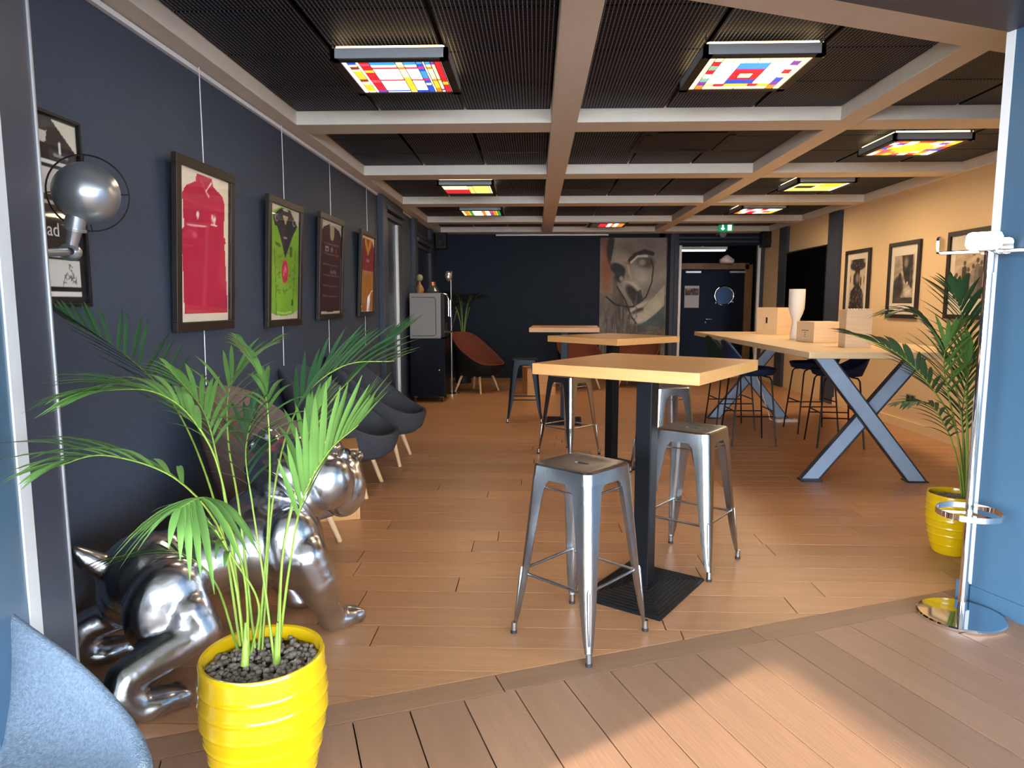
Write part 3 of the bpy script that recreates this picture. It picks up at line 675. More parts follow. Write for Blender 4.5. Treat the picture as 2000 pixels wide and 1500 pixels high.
def jersey(t, w, h, H, outline, fn, nx=70, ny=120):
    # cloth: outline prism, slightly raised, printed by position
    oy = [(-(w/2)+p[0]*w, p[1]*h-h/2) for p in outline]
    def f(u, v): return fn(u, v)
    o = sheet('jersey', w, h, nx, ny, f, t, (.0145, 0, H/2), ((0, 1, 0), (0, 0, 1)))
    me = o.data; bm = bmesh.new(); bm.from_mesh(me); n = len(outline); kill = []
    for fc in bm.faces:
        c = fc.calc_center_median(); u, v = c.y/w+.5, c.z/h+.5; ins = False
        for i in range(n):
            (x0, y0), (x1, y1) = outline[i], outline[(i+1) % n]
            if y0 != y1 and ((y0 > v) != (y1 > v)) and u < (x1-x0)*(v-y0)/(y1-y0)+x0: ins = not ins
        if not ins: kill.append(fc)
    bmesh.ops.delete(bm, geom=kill, context='FACES')
    ex = bmesh.ops.extrude_face_region(bm, geom=bm.faces[:])
    bmesh.ops.translate(bm, verts=[e for e in ex['geom'] if isinstance(e, bmesh.types.BMVert)], vec=(-.0045, 0, 0))
    bmesh.ops.recalc_face_normals(bm, faces=bm.faces); bm.to_mesh(me); bm.free(); return o
# crimson jersey
def crimson(u, v):
    c = Can(u, v, (192, 34, 72)); c.rect(0, 1, .775, .80, (205, 60, 92), .6); c.line([(.5, .36), (.5, .9)], .004, (165, 26, 58)); c.line([(.62, .955), (.50, .885), (.56, .855)], .008, (240, 225, 225), asp=1.3); c.line([(.40, .95), (.5, .885)], .005, (225, 120, 140), asp=1.3)
    c.blob(.34, .715, .025, .022, (245, 235, 235)); c.line([(.34, .72), (.34, .69)], .006, (240, 230, 230)); c.blob(.66, .71, .05, .03, (230, 190, 170), .8, a=.7); c.line([(.62, .73), (.66, .70), (.70, .72), (.67, .68)], .009, (245, 230, 210)); c.line([(.60, .672), (.73, .672)], .005, (245, 230, 210))
    c.blob(.28, .58, .04, .02, (215, 90, 115), 1); return c.grain(.02, 3).out()
t, w_, h_, H_ = frame_on_left('framed crimson jersey with zipped collar, nearest in full view', 3.46, 4.13, 1.28, 2.18, .05)
jersey(t, w_, h_, H_, [(.10, .055), (.96, .055), (.97, .10), (.90, .55), (.93, .56), (.91, .60), (.88, .60), (.90, .84), (.84, .89), (.66, .93), (.62, .985), (.34, .985), (.32, .93), (.14, .88), (.07, .83), (.10, .62), (.02, .58), (.07, .40)], crimson, 60, 110)
def green(u, v):
    c = Can(u, v, (136, 190, 56)); c.grain(.05, 5); c.poly([(.08, .93), (.92, .86), (.74, .75), (.66, .68), (.50, .55), (.42, .64), (.34, .72), (.24, .80)], (44, 46, 58)); c.poly([(.35, .985), (.65, .985), (.92, .86), (.85, .82), (.15, .82), (.08, .9)], (40, 42, 54)); c.poly([(.40, .93), (.60, .93), (.50, .84)], (214, 196, 160)); c.blob(.5, .975, .10, .012, (200, 200, 205))
    for x in (.2, .8): c.blob(x, .885, .055, .03, (190, 195, 205)); c.blob(x+.01, .888, .042, .022, (46, 48, 60))
    c.line([(.45, .73), (.55, .73)], .008, (190, 190, 200)); c.blob(.50, .43, .125, .11, (240, 190, 60), .15); c.blob(.50, .43, .115, .105, (214, 50, 84), .15); c.line([(.46, .40), (.50, .47), (.54, .44)], .018, (240, 140, 160)); c.blob(.26, .66, .09, .015, (70, 100, 40), .8, -.1); c.rect(.66, .75, .57, .66, (60, 96, 46), .85); c.rect(.74, .79, .12, .18, (30, 36, 30))
    for x0 in (.14, .86): c.line([(x0, .62), (x0+(.06 if x0 < .5 else -.04), .3), (x0+(.08 if x0 < .5 else -.06), .05)], .006, (40, 60, 26))
    r = random.Random(4)
    for k in range(26): x, y = r.uniform(.2, .8), r.uniform(.2, .62); c.line([(x, y), (x+r.uniform(-.07, .07), y+r.uniform(-.02, .02)), (x+r.uniform(-.05, .08), y+r.uniform(-.03, .03))], .004, (70, 104, 34), .7)
    c.line([(.25, .065), (.5, .05), (.75, .065)], .01, (190, 230, 120)); return c.out()
t, w_, h_, H_ = frame_on_left('framed lime green jersey with black chest and red oval badge', 4.66, 5.34, 1.263, 2.163, .05)
jersey(t, w_, h_, H_, [(.03, .07), (.25, .04), (.5, .03), (.75, .04), (.97, .08), (.99, .84), (.9, .88), (.66, .99), (.34, .99), (.08, .93), (.01, .88)], green, 70, 130)
def burgundy(u, v):
    c = Can(u, v, (66, 26, 38)); c.grain(.05, 8); c.poly([(.40, .97), (.62, .97), (.61, .84), (.56, .80), (.48, .80), (.43, .84)], (206, 190, 160))
    for k, y in enumerate((.755, .645, .53, .415, .30, .19)): c.line([(.14, y+.008), (.5, y), (.86, y+.004)], .008, (150, 112, 116), .8)
    c.rect(.22, .36, .67, .725, (190, 185, 185)); c.rect(.25, .33, .68, .715, (90, 60, 70)); c.blob(.52, .70, .05, .03, (170, 160, 160), .9); c.blob(.73, .69, .05, .03, (140, 60, 60)); c.line([(.46, .46), (.56, .455), (.66, .465), (.74, .455)], .02, (140, 120, 150), .9)
    return c.out()
t, w_, h_, H_ = frame_on_left('framed burgundy striped jersey with cream placket, third in row', 5.77, 6.5, 1.286, 2.19, .05)
jersey(t, w_, h_, H_, [(.03, .03), (.5, .02), (.97, .03), (.97, .62), (.99, .64), (.99, .85), (.85, .93), (.62, .96), (.4, .97), (.15, .92), (.01, .85), (.01, .64), (.03, .62)], burgundy, 60, 110)
def maroon(u, v):
    c = Can(u, v, (138, 40, 52)); c.grain(.05, 9); c.rect(0, 1, 0, .55, (188, 128, 56)); r = random.Random(2)
    for k in range(50): x, y = r.uniform(.05, .95), r.uniform(.02, .5); c.line([(x, y), (x+.03, y+r.uniform(.05, .12))], .012, r.choice([(214, 160, 84), (150, 92, 40), (224, 184, 110)]), .6)
    c.poly([(.2, .98), (.8, .98), (.74, .88), (.5, .74), (.3, .88)], (206, 150, 46)); c.poly([(.36, .96), (.62, .96), (.5, .84)], (170, 60, 40)); c.line([(.4, .68), (.6, .68)], .02, (200, 120, 120)); c.rect(.2, .8, .5, .545, (196, 150, 120)); return c.out()
t, w_, h_, H_ = frame_on_left('framed maroon and gold jersey, farthest in row', 7.12, 7.8, 1.29, 2.19, .05)
jersey(t, w_, h_, H_, [(.03, .01), (.97, .01), (.98, .86), (.8, .96), (.2, .97), (.02, .86)], maroon, 50, 90)
def blackshirt(u, v):
    c = Can(u, v, (20, 21, 26)); c.poly([(.79, .99), (1, .99), (1, .83)], (214, 206, 186)); c.poly([(.5, .99), (.76, .99), (.73, .86), (.5, .82)], (20, 21, 26)); c.poly([(.5, .9), (.75, .92), (.735, .86), (.5, .84)], (200, 194, 180)); c.rect(.76, .99, .775, .83, (52, 52, 56)); c.line([(.85, .87), (.85, .82)], .010, (225, 225, 225)); c.line([(.80, .805), (.91, .80)], .008, (170, 170, 170), .8)
    for y0, y1 in ((.585, .725), (.09, .235)):
        c.rect(.3, .95, y1+.02, y1+.045, (214, 210, 200)); c.rect(.3, .95, y0, y1, (206, 202, 194)); c.rect(.3, .95, y0-.05, y0-.028, (214, 210, 200)); r = random.Random(int(y0*100))
        for k in range(14): x, y = r.uniform(.80, .92), r.uniform(y0+.02, y1-.03); c.line([(x, y), (x+r.uniform(-.03, .03), y+r.uniform(-.02, .03)), (x+r.uniform(-.03, .03), y+r.uniform(-.02, .03))], .003, (70, 70, 74), .8)
    return c.out()
M_fr = M['frame']; M['frame'] = M['black']
t, w_, h_, H_ = frame_on_left('black framed jersey with white patches, partly behind entrance post', 2.1, 2.80, 1.415, 2.145, .014, False, .0)
M['frame'] = M_fr
jersey(t, w_, h_, H_, [(.0, .0), (1, 0), (1, 1), (0, 1)], blackshirt, 160, 150)
def text(body, size, parent, loc, rot, m, name='lettering', depth=.0008):
    cu = bpy.data.curves.new(name, 'FONT'); cu.body = body; cu.size = size; cu.extrude = depth; o = bpy.data.objects.new(name, cu); COL.objects.link(o)
    dg = bpy.context.evaluated_depsgraph_get(); me = bpy.data.meshes.new_from_object(o.evaluated_get(dg)); bpy.data.objects.remove(o); me.materials.append(m)
    q = link(name, me, parent, loc); q.rotation_euler = rot; return q
p = pix(93, 459, 0, XL+.03); text('ad', .075, t, (.0165, p.y-2.45, p.z-1.415), (PI/2, 0, PI/2), M['white_plastic'])
# ------------------------------------------------------------------ photographs on the right wall
def photo_frame(label, y0, y1, z0, z1, fn, box):
    w, h = y1-y0, z1-z0; t = thing('framed_photo', label, 'picture', (XR-.002, (y0+y1)/2, z0), 0, 'framed photographs on the cream wall'); d = .03; fw = .045
    for b in (0, h-fw): MB().box((-d/2, 0, b+fw/2), (d/2, w/2, fw/2)).build('frame_rail', M['frame'], t, bevel=.002)
    for s_ in (-1, 1): MB().box((-d/2, s_*(w/2-fw/2), h/2), (d/2, fw/2, h/2-fw)).build('frame_rail', M['frame'], t, bevel=.002)
    MB().box((-.006, 0, h/2), (.004, w/2-fw, h/2-fw)).build('mat_board', M['matboard'], t)
    x0, x1, v0, v1 = box; W, Hh = w-2*fw, h-2*fw
    sheet('photograph', W*(x1-x0), Hh*(v1-v0), 50, 80, fn, t, (-.0115, -((x0+x1)/2-.5)*W, fw+Hh*(v0+v1)/2), ((0, -1, 0), (0, 0, 1)))
    MB().box((-d+.006, 0, h/2), (.001, w/2-fw, h/2-fw)).build('glass_pane', M['pane_glass'], t)
def tower(u, v):
    c = Can(u, v, (214, 196, 166)); D = (44, 36, 34)
    c.poly([(.0, 0), (1, 0), (.88, .36), (.66, .48), (.36, .48), (.12, .36)], D); c.rect(.34, .66, .45, .80, D); c.blob(.5, .87, .5, .10, D, .3); c.blob(.5, .97, .4, .05, D, .5); c.blob(.52, .62, .12, .1, (150, 132, 118), .8); c.blob(.3, .6, .05, .12, D); c.blob(.74, .55, .05, .1, D); c.blob(.06, .6, .03, .08, (120, 100, 84)); c.blob(.94, .58, .03, .08, (120, 100, 84)); r = random.Random(5)
    for k in range(70): x = r.uniform(.05, .95); y = r.uniform(.01, .4); c.blob(x, y, .022, .025, r.choice([(150, 134, 120), (90, 78, 70), (24, 20, 20)]), .8)
    for k in range(20): c.blob(r.uniform(.1, .9), r.uniform(.82, .98), .03, .015, r.choice([(120, 104, 92), (30, 26, 26)]), .9)
    return c.out()
def street(u, v):
    c = Can(u, v, (176, 160, 136)); c.poly([(.38, 1), (.92, 1), (.96, .3), (.6, .42), (.44, .7)], (44, 40, 40)); c.blob(.6, .85, .1, .12, (130, 118, 104), .8); c.blob(.85, .6, .06, .2, (90, 80, 74), .8); c.blob(.25, .35, .26, .22, (50, 46, 46), .4); c.blob(.32, .55, .08, .09, (40, 36, 36), .4); c.blob(.72, .25, .16, .14, (206, 196, 176), .6); c.blob(.15, .12, .25, .16, (64, 60, 58), .5); c.rect(0, 1, 0, .12, (70, 72, 62)); c.blob(.7, .42, .04, .03, (220, 200, 180)); return c.grain(.10, 6, 2, 2).out()
def group(u, v):
    c = Can(u, v, (200, 178, 148)); r = random.Random(8)
    for k, (x, hh, g) in enumerate(((.08, .5, 60), (.2, .42, 120), (.36, .74, 70), (.5, .6, 46), (.66, .66, 150), (.8, .78, 120), (.93, .72, 90))):
        c.poly([(x-.1, 0), (x+.1, 0), (x+.085, hh-.1), (x, hh-.05), (x-.085, hh-.1)], (g, g*.92, g*.85)); c.blob(x, hh, .05, .05, (90, 74, 62), .4)
    c.blob(.66, .93, .06, .05, (84, 72, 60), .3); c.blob(.66, .93, .035, .03, (196, 176, 150), .3); c.rect(0, 1, 0, .06, (60, 54, 50)); return c.grain(.06, 4, 2, 2).out()
photo_frame('narrow framed photo of a human tower, farthest of three', 8.95, 9.64, 1.25, 2.125, tower, (.14, .86, .07, .90))
photo_frame('framed dark street photograph, middle of three on cream wall', 7.81, 8.48, 1.255, 2.13, street, (.13, .87, .16, .86))
photo_frame('framed group photograph behind chrome coat stand', 6.60, 7.30, 1.27, 2.143, group, (.13, .87, .2, .8))
# ------------------------------------------------------------------ painted portrait on the back wall
def portrait(u, v):
    c = Can(u, v, (104, 98, 92)); c.grain(.10, 11, 3, .6)
    c.rect(0, .2, .55, 1, (150, 120, 104), .5); c.blob(.1, .80, .07, .22, (150, 78, 60), .9, .0, .7); c.blob(.16, .9, .06, .1, (30, 26, 26), .7)
    c.poly([(.22, 1), (.98, 1), (1, .55), (.92, .42), (.7, .30), (.56, .30), (.46, .38), (.36, .5), (.22, .68), (.16, .8)], (150, 146, 138), .75)
    c.blob(.6, .92, .32, .09, (110, 100, 94), .9, 0, .7); c.blob(.30, .83, .12, .06, (164, 150, 136), .8, 0, .7)
    c.blob(.27, .745, .11, .045, (22, 22, 24), .4, -.2); c.blob(.29, .69, .07, .05, (44, 38, 38), .6); c.blob(.32, .67, .03, .02, (150, 140, 132), .6)
    c.line([(.42, .80), (.52, .86), (.66, .89), (.78, .87)], .03, (40, 38, 38), .9, 1.8); c.blob(.68, .80, .13, .05, (90, 86, 84), .7); c.line([(.46, .80), (.56, .85), (.70, .85)], .015, (206, 202, 194), .9, 1.8); c.blob(.63, .80, .05, .025, (140, 138, 132), .6)
    c.line([(.40, .82), (.44, .72), (.47, .67)], .018, (190, 160, 136), .7, 1.8); c.blob(.60, .70, .12, .06, (176, 172, 160), .9, 0, .7); c.blob(.48, .60, .13, .045, (176, 166, 152), .8, -.3, .9)
    c.blob(.50, .545, .12, .05, (46, 46, 48), .6, -.5); c.poly([(.44, .54), (.62, .58), (.66, .48), (.52, .44)], (60, 62, 62), .8)
    c.blob(.60, .44, .16, .025, (196, 192, 176), .8, .3, .8); c.blob(.58, .405, .09, .018, (76, 66, 64), .6, .2); c.blob(.62, .35, .14, .045, (190, 180, 168), .8, .2, .9); c.poly([(.66, .42), (.98, .62), (.98, .46), (.82, .36), (.7, .32)], (190, 188, 168), .7); c.poly([(.72, .325), (.98, .44), (.98, .27), (.6, .285)], (84, 100, 104), .9)
    c.line([(.10, .52), (.24, .455), (.44, .435), (.52, .44)], .012, (34, 34, 36), 1, 1.8); c.line([(.52, .44), (.70, .52), (.78, .64), (.80, .76), (.76, .83)], .010, (56, 54, 54), 1, 1.8); c.line([(.26, .60), (.38, .50), (.44, .42), (.48, .36), (.56, .30)], .012, (40, 38, 40), .9, 1.8)
    r = random.Random(1)
    for k in range(70): x = r.uniform(.02, .58); y0 = r.uniform(.02, .36); c.line([(x, y0), (x+r.uniform(-.01, .01), y0+r.uniform(.05, .22))], r.uniform(.003, .009), r.choice([(150, 148, 142), (66, 62, 62), (122, 112, 108), (48, 46, 48)]), .45, 1.8)
    for k in range(24): y = r.uniform(.02, .24); x = r.uniform(.6, .8); c.line([(x, y), (x+r.uniform(.08, .2), y+.004)], .008, r.choice([(140, 124, 118), (80, 72, 72)]), .5, 1.8)
    c.grain(.05, 21, 2, 2); c.c = (c.c-60)*1.15+40; return c.out()
t = thing('portrait_painting', 'tall grey painted portrait of a face with curling moustache', 'painting', (1.82, YB-.002, .36))
MB().box((0, -.015, 1.14), (.626, .015, 1.14)).build('canvas_stretcher', M['black'], t)
sheet('painted_canvas', 1.24, 2.27, 110, 190, portrait, t, (0, -.031, 1.14), ((1, 0, 0), (0, 0, 1)))
# ------------------------------------------------------------------ doorway, sign, speakers
dr = thing('porthole_door', 'dark blue door with chrome porthole beyond the back doorway', 'door', (4.04, 16.05, 0))
MB().box((0, 0, 1.09), (.71, .022, 1.09)).build('door_leaf', M['doorblue'], dr)
MB().box((0, -.02, 2.26), (.80, .05, .07)).build('door_head', M['doorwood'], dr); MB().box((.80, -.02, 1.15), (.085, .05, 1.15)).build('door_jamb', M['doorwood'], dr)
pr = MB().tube([(.27+.215*math.cos(q*PI/16), -.03, 1.6+.215*math.sin(q*PI/16)) for q in range(32)], .028, 10, closed=True).build('porthole_ring', M['chrome'], dr, smooth=60)
pg = MB().lathe([(.0, .0), (.19, .0), (.19, .01), (0, .01)], 32).build('porthole_glass', mat('porthole_glass', (84, 108, 150), .1), dr); pg.location = (.27, -.03, 1.6); pg.rotation_euler = (PI/2, 0, 0)
for a_ in (-2.4, -.6): MB().ell((.27+.25*math.cos(a_), -.04, 1.6+.25*math.sin(a_)), (.03, .02, .03), 10, 6).build('porthole_lug', M['chrome'], dr, smooth=60)
MB().tube([(-.13, -.03, 1.06), (-.13, -.07, 1.06), (.0, -.07, 1.06)], .012, 8).build('door_handle', M['chrome'], dr, smooth=50)
MB().ell((-.13, -.03, .98), (.022, .01, .022), 10, 6).build('lock', M['chrome'], dr)
for x in (-.45, .55): MB().box((x, -.05, 2.13), (.17, .03, .02)).build('door_closer', M['thin_alu'], dr)
def notice(u, v):
    c = Can(u, v, (206, 186, 176)); c.rect(.05, .95, .58, .88, (90, 60, 50)); r = random.Random(3)
    for k in range(12): c.blob(r.uniform(.1, .9), r.uniform(.62, .85), .08, .06, r.choice([(190, 140, 110), (50, 36, 34), (140, 90, 70)]), .6)
    return c.out()
nt_ = sheet('paper_notice', .33, .5, 20, 30, notice, None, (3.575, 16.015, 1.57), ((1, 0, 0), (0, 0, 1))); tag(nt_, 'pale paper notice with photo stuck on blue door', 'notice')
sf = nt_.modifiers.new('s', 'SOLIDIFY'); sf.thickness = .002; sf.offset = 0; applied(nt_)
t = thing('fluorescent_light', 'white tube light on dark lobby ceiling', 'lamp', (3.52, 14.9, 2.545)); MB().tube([(0, 0, .05), (0, 0, .235)], .012, 8).build('hanger', M['white_plastic'], t); MB().box((0, 0, .03), (.5, .09, .03)).build('fitting', M['white_plastic'], t)
for s_ in (-1, 1): MB().tube([(-.47, s_*.045, -.012), (.47, s_*.045, -.012)], .016, 8).build('tube', M['tube_emit'], t, smooth=50)
t = thing('pendant_lamp', 'small pinkish pendant shade hanging in the lobby', 'lamp', (4.12, 15.2, 2.34)); MB().lathe([(.015, .12), (.05, .10), (.15, .02), (.155, -.03), (.11, -.07), (.0, -.08)], 24).build('shade', mat('pink_shade', (226, 190, 176), .5), t, smooth=60); MB().tube([(0, 0, .12), (0, 0, .44)], .005, 6).build('cord', M['black'], t)
t = thing('exit_sign', 'green illuminated exit sign above back doorway', 'sign', (0, 0, 0)); p = pix(1418, 444, 1, 12.55)
t.location = p; MB().box((0, .012, 0), (.125, .012, .075)).build('sign_body', M['green_emit'], t)
MB().box((-.055, -.002, .03), (.012, .002, .012)).build('running_figure', M['white_emit'], t); ar = MB().prism([(-.095, -.015), (-.055, -.055), (-.015, -.015), (-.04, -.015), (-.04, .02), (-.07, .02), (-.07, -.015)], 0, .003).build('arrow', M['white_emit'], t)
ar.rotation_euler = (PI/2, 0, 0); ar.location = (0, 0, 0)
MB().box((.065, -.002, 0), (.035, .002, .055)).build('door_symbol', M['white_emit'], t); MB().tube([(0, .01, .07), (0, .01, 2.95-p.z)], .008, 6).build('hanger', M['greymachine'], t)
p = pix(1412, 457, 1, 12.6); t = thing('alarm_disc', 'round grey alarm disc below exit sign', 'alarm', p)
MB().lathe([(0, -.02), (.05, -.02), (.06, -.005), (.06, .01), (0, .01)], 20).build('disc', M['greymachine'], t).rotation_euler = (PI/2, 0, 0); MB().box((0, .25, .03), (.01, .24, .01)).build('bracket', M['greymachine'], t)
for lab, px, py in (('black loudspeaker in back corner left of navy wall', 862, 470), ('black loudspeaker in back corner right of doorway', 1497, 467)):
    p = pix(px, py, 1, 12.85); t = thing('loudspeaker', lab, 'speaker', p, 0, 'corner loudspeakers'); MB().box((0, 0, 0), (.10, .09, .15)).build('cabinet', M['black'], t, bevel=.01)
    for z, r in ((-.05, .06), (.08, .03)): MB().lathe([(0, .0), (r*.4, .004), (r, .012), (r*1.1, .008), (r*1.1, 0)], 18).build('cone', M['rubber'], t).matrix_local = Matrix.Translation((0, -.092, z)) @ Matrix.Rotation(PI/2, 4, 'X')
    MB().box((0, .14, 0), (.02, .06, .02)).build('bracket', M['black'], t)
t = thing('wall_screen', 'large black glass screen between dark pilasters on right wall', 'screen', (XR-.005, 11.02, 1.15)); MB().box((-.02, 0, .56), (.02, .80, .56)).build('bezel', M['black'], t); MB().box((-.0425, 0, .56), (.002, .78, .54)).build('glass', M['blackglass'], t)
t = thing('wall_socket', 'square metal power socket low on cream wall', 'socket', (XR-.002, 7.83, .36)); MB().box((-.006, 0, 0), (.006, .09, .045)).build('plate', M['greymachine'], t, bevel=.003)
for y in (-.045, .045): MB().box((-.0125, y, 0), (.001, .03, .03)).build('outlet', M['black'], t)
t = thing('air_vent', 'black ceiling air conditioning cassette between lamps', 'vent', (1.25, 6.1, ZM-.014)); MB().box((0, 0, 0), (.40, .40, .012)).build('panel', M['blackmetal'], t, bevel=.008)
for k in range(4):
    a_ = k*PI/2; MB().box((.34*math.cos(a_), .34*math.sin(a_), -.014), (.03 if k % 2 == 0 else .28, .28 if k % 2 == 0 else .03, .004)).build('louvre', M['black'], t)
# ------------------------------------------------------------------ felt shell armchairs (face +x)
def armchair(label, loc, rz, felt, hb=.94, scale=1.0):
    t = thing('armchair', label, 'armchair', loc, rz, 'felt shell armchairs'); n = 44
    def rim(a):               # rim height over the angle (0 = front)
        c = .5-.5*math.cos(a); s = c*c*(3-2*c); s = s**1.15
        return .46+(hb-.46)*s
    def ring(f, lift, out=1.0, z0=.27):
        o = []
        for k in range(n):
            a = 2*PI*k/n-PI; ca, sa = math.cos(a), math.sin(a); zr = rim(a)
            ex = .36 if ca > 0 else .32; ey = .37
            x = ex*math.copysign(abs(ca)**.85, ca); y = ey*math.copysign(abs(sa)**.85, sa)
            hgt = lift*(zr-z0); back = max(0, -ca); lean = -.10*back*max(0, (z0+hgt-.42))/.5; fr = .07*max(0, ca)*f
            o.append(((x*f+lean+fr)*out, y*f*out, z0+hgt))
        return o
    outer = [ring(.02, 0), ring(.66, .0), ring(.84, .07), ring(.95, .25), ring(1.0, .55), ring(1.03, .80), ring(1.04, .96)]; outer[0] = [(0, 0, .27)]*n
    lip = [ring(1.035, 1.0), ring(1.02, 1.025), ring(.985, 1.03), ring(.96, 1.0)]
    inner = [ring(.93, .80), ring(.86, .58, 1, .32), ring(.74, .40, 1, .34), ring(.5, .22, 1, .36), ring(.02, .16, 1, .36)]
    MB().loft(outer, caps=False).build('outer_shell', felt if felt is not M['felt_rust'] else M['shell_under'], t, smooth=70)
    MB().loft([outer[-1]]+lip+inner, caps=False).build('seat_lining', felt, t, smooth=70)
    for sx in (-1, 1):
        for sy in (-1, 1): MB().tube([(sx*.17, sy*.17, .29), (sx*.255, sy*.25, 0)], [.022, .015], 12).build('leg', M['leg'], t, smooth=50)
    MB().box((0, 0, .275), (.2, .2, .012)).build('under_frame', M['black'], t)
    return t
armchair('mauve brown felt armchair beside metal bulldog', (-1.43, 3.72, 0), 0, M['felt_brown'])
armchair('dark grey felt armchair, second along navy wall', (-1.49, 5.12, 0), 0, M['felt'])
armchair('dark grey felt armchair, third along wall near portal', (-1.44, 6.12, 0), 0, M['felt'])
armchair('rust brown armchair with black shell beside coffee machine', (-.95, 11.1, 0), -.55, M['felt_rust'])
armchair('rust brown armchair behind farthest high table, left one', (.75, 11.6, 0), -1.2, M['felt_rust'], .82)
armchair('rust brown armchair behind farthest high table, under portrait', (1.75, 11.9, 0), -2.0, M['felt_rust'], .82)
armchair('blue grey felt armchair at bottom left corner, nearest camera', (-1.2, 1.12, 0), -.12, M['felt_blue'], .88)
def cube_table(label, loc, rz, s=.40, h=.48):
    t = thing('cube_table', label, 'side table', loc, rz, 'oak cube side tables'); e = .02
    MB().box((0, 0, h-e/2), (s/2, s/2, e/2)).build('top', M['oak'], t, bevel=.002)
    for sx in (-1, 1): MB().box((sx*(s/2-e/2), 0, (h-e)/2), (e/2, s/2, (h-e)/2)).build('side', M['oak'], t, bevel=.002)
    for sy in (-1, 1): MB().box((0, sy*(s/2-e/2), (h-e)/2), (s/2-e, e/2, (h-e)/2)).build('side', M['oak'], t, bevel=.002)
cube_table('oak cube side table between brown and grey armchairs', (-1.40, 4.53, 0), .3, .38)
cube_table('small oak cube table behind dark bar stool', (.05, 10.9, 0), .2, .45, .42)
# ------------------------------------------------------------------ metal bulldog
def limb(mb, pts, rs):
    for (p, q, r0, r1) in zip(pts[:-1], pts[1:], rs[:-1], rs[1:]):
        p, q = Vector(p), Vector(q); k = max(2, int((q-p).length/(min(r0, r1)*.5))+1)
        for i in range(k+1):
            f = i/k; r = r0+(r1-r0)*f; mb.ell(p+(q-p)*f, (r, r, r), 12, 8)
dogm = MB()
E3 = lambda c, r, ry=0, rz=0: dogm.ell(c, r, 18, 12, (Matrix.Rotation(rz, 3, 'Z') @ Matrix.Rotation(ry, 3, 'Y')))
E3((-.30, 0, .42), (.17, .17, .155)); E3((-.08, 0, .42), (.27, .165, .145)); E3((.12, 0, .43), (.22, .205, .195)); E3((.25, 0, .41), (.16, .21, .21)); E3((.20, 0, .56), (.15, .15, .11)); E3((.30, 0, .60), (.14, .165, .15), -.5)
for s_ in (-1, 1):
    E3((-.29, s_*.155, .33), (.15, .095, .175), .2)                        # thigh
    limb(dogm, [(-.24, s_*.19, .30), (-.21, s_*.22, .235), (-.47, s_*.255, .17), (-.49, s_*.262, .12), (-.44, s_*.265, .06)], [.10, .088, .062, .060, .058])
    E3((-.39, s_*.262, .048), (.105, .068, .05))
    for k in (-1.1, -.37, .37, 1.1): E3((-.302, s_*.262+k*.033, .04), (.04, .020, .038))
    E3((.20, s_*.185, .43), (.13, .09, .18), -.15)                         # shoulder
    limb(dogm, [(.22, s_*.215, .40), (.27, s_*.225, .29), (.34, s_*.185, .15), (.385, s_*.16, .07)], [.105, .092, .066, .062])
    E3((.42, s_*.155, .046), (.10, .07, .048))
    for k in (-1.1, -.37, .37, 1.1): E3((.50, s_*.155+k*.033, .038), (.04, .020, .036))
# head: skull, brow, muzzle, hanging jowls, ears
E3((.33, 0, .715), (.17, .18, .15)); E3((.43, 0, .79), (.10, .14, .06)); E3((.52, 0, .68), (.11, .145, .09)); E3((.25, 0, .70), (.14, .16, .13))
for s_ in (-1, 1):
    E3((.50, s_*.10, .60), (.105, .075, .125), .15); E3((.40, s_*.145, .66), (.11, .075, .12))
    E3((.27, s_*.135, .835), (.055, .05, .05), .5); E3((.26, s_*.175, .80), (.075, .028, .055), .3)
E3((.54, 0, .56), (.07, .10, .05)); E3((.62, 0, .72), (.028, .05, .03))
for k in range(3): limb(dogm, [(.515+.02*k, -.09, .755-.028*k), (.545+.02*k, 0, .765-.028*k), (.515+.02*k, .09, .755-.028*k)], [.02, .022, .02])
limb(dogm, [(-.44, 0, .48), (-.50, 0, .53), (-.53, 0, .565)], [.05, .038, .022])
limb(dogm, [(-.28, .0, .50), (-.05, 0, .53), (.2, 0, .59)], [.06, .055, .07])
dt = thing('bulldog_statue', 'large polished metal bulldog statue behind yellow palm pot', 'statue', (-1.26, 2.665, 0), math.radians(48))
db = dogm.build('body', M['dog'], dt)
rm = db.modifiers.new('r', 'REMESH'); rm.mode = 'VOXEL'; rm.voxel_size = .0095; sm = db.modifiers.new('s', 'SMOOTH'); sm.factor = .6; sm.iterations = 9
applied(db); db.data.polygons.foreach_set('use_smooth', [True]*len(db.data.polygons))
cl = [(.245+.10*math.cos(a_)*1, .195*math.sin(a_), .60-.15*math.cos(a_)) for a_ in [2*PI*k/40 for k in range(40)]]
MB().tube(cl, .019, 10, closed=True).build('collar', M['dog'], dt, smooth=60)
for s_ in (-1, 1): MB().ell((.525, s_*.085, .765), (.018, .02, .018), 12, 8).build('eye', M['black'], dt, smooth=60)
MB().ell((.64, 0, .72), (.02, .036, .022), 14, 8).build('nose', M['dog'], dt, smooth=60)
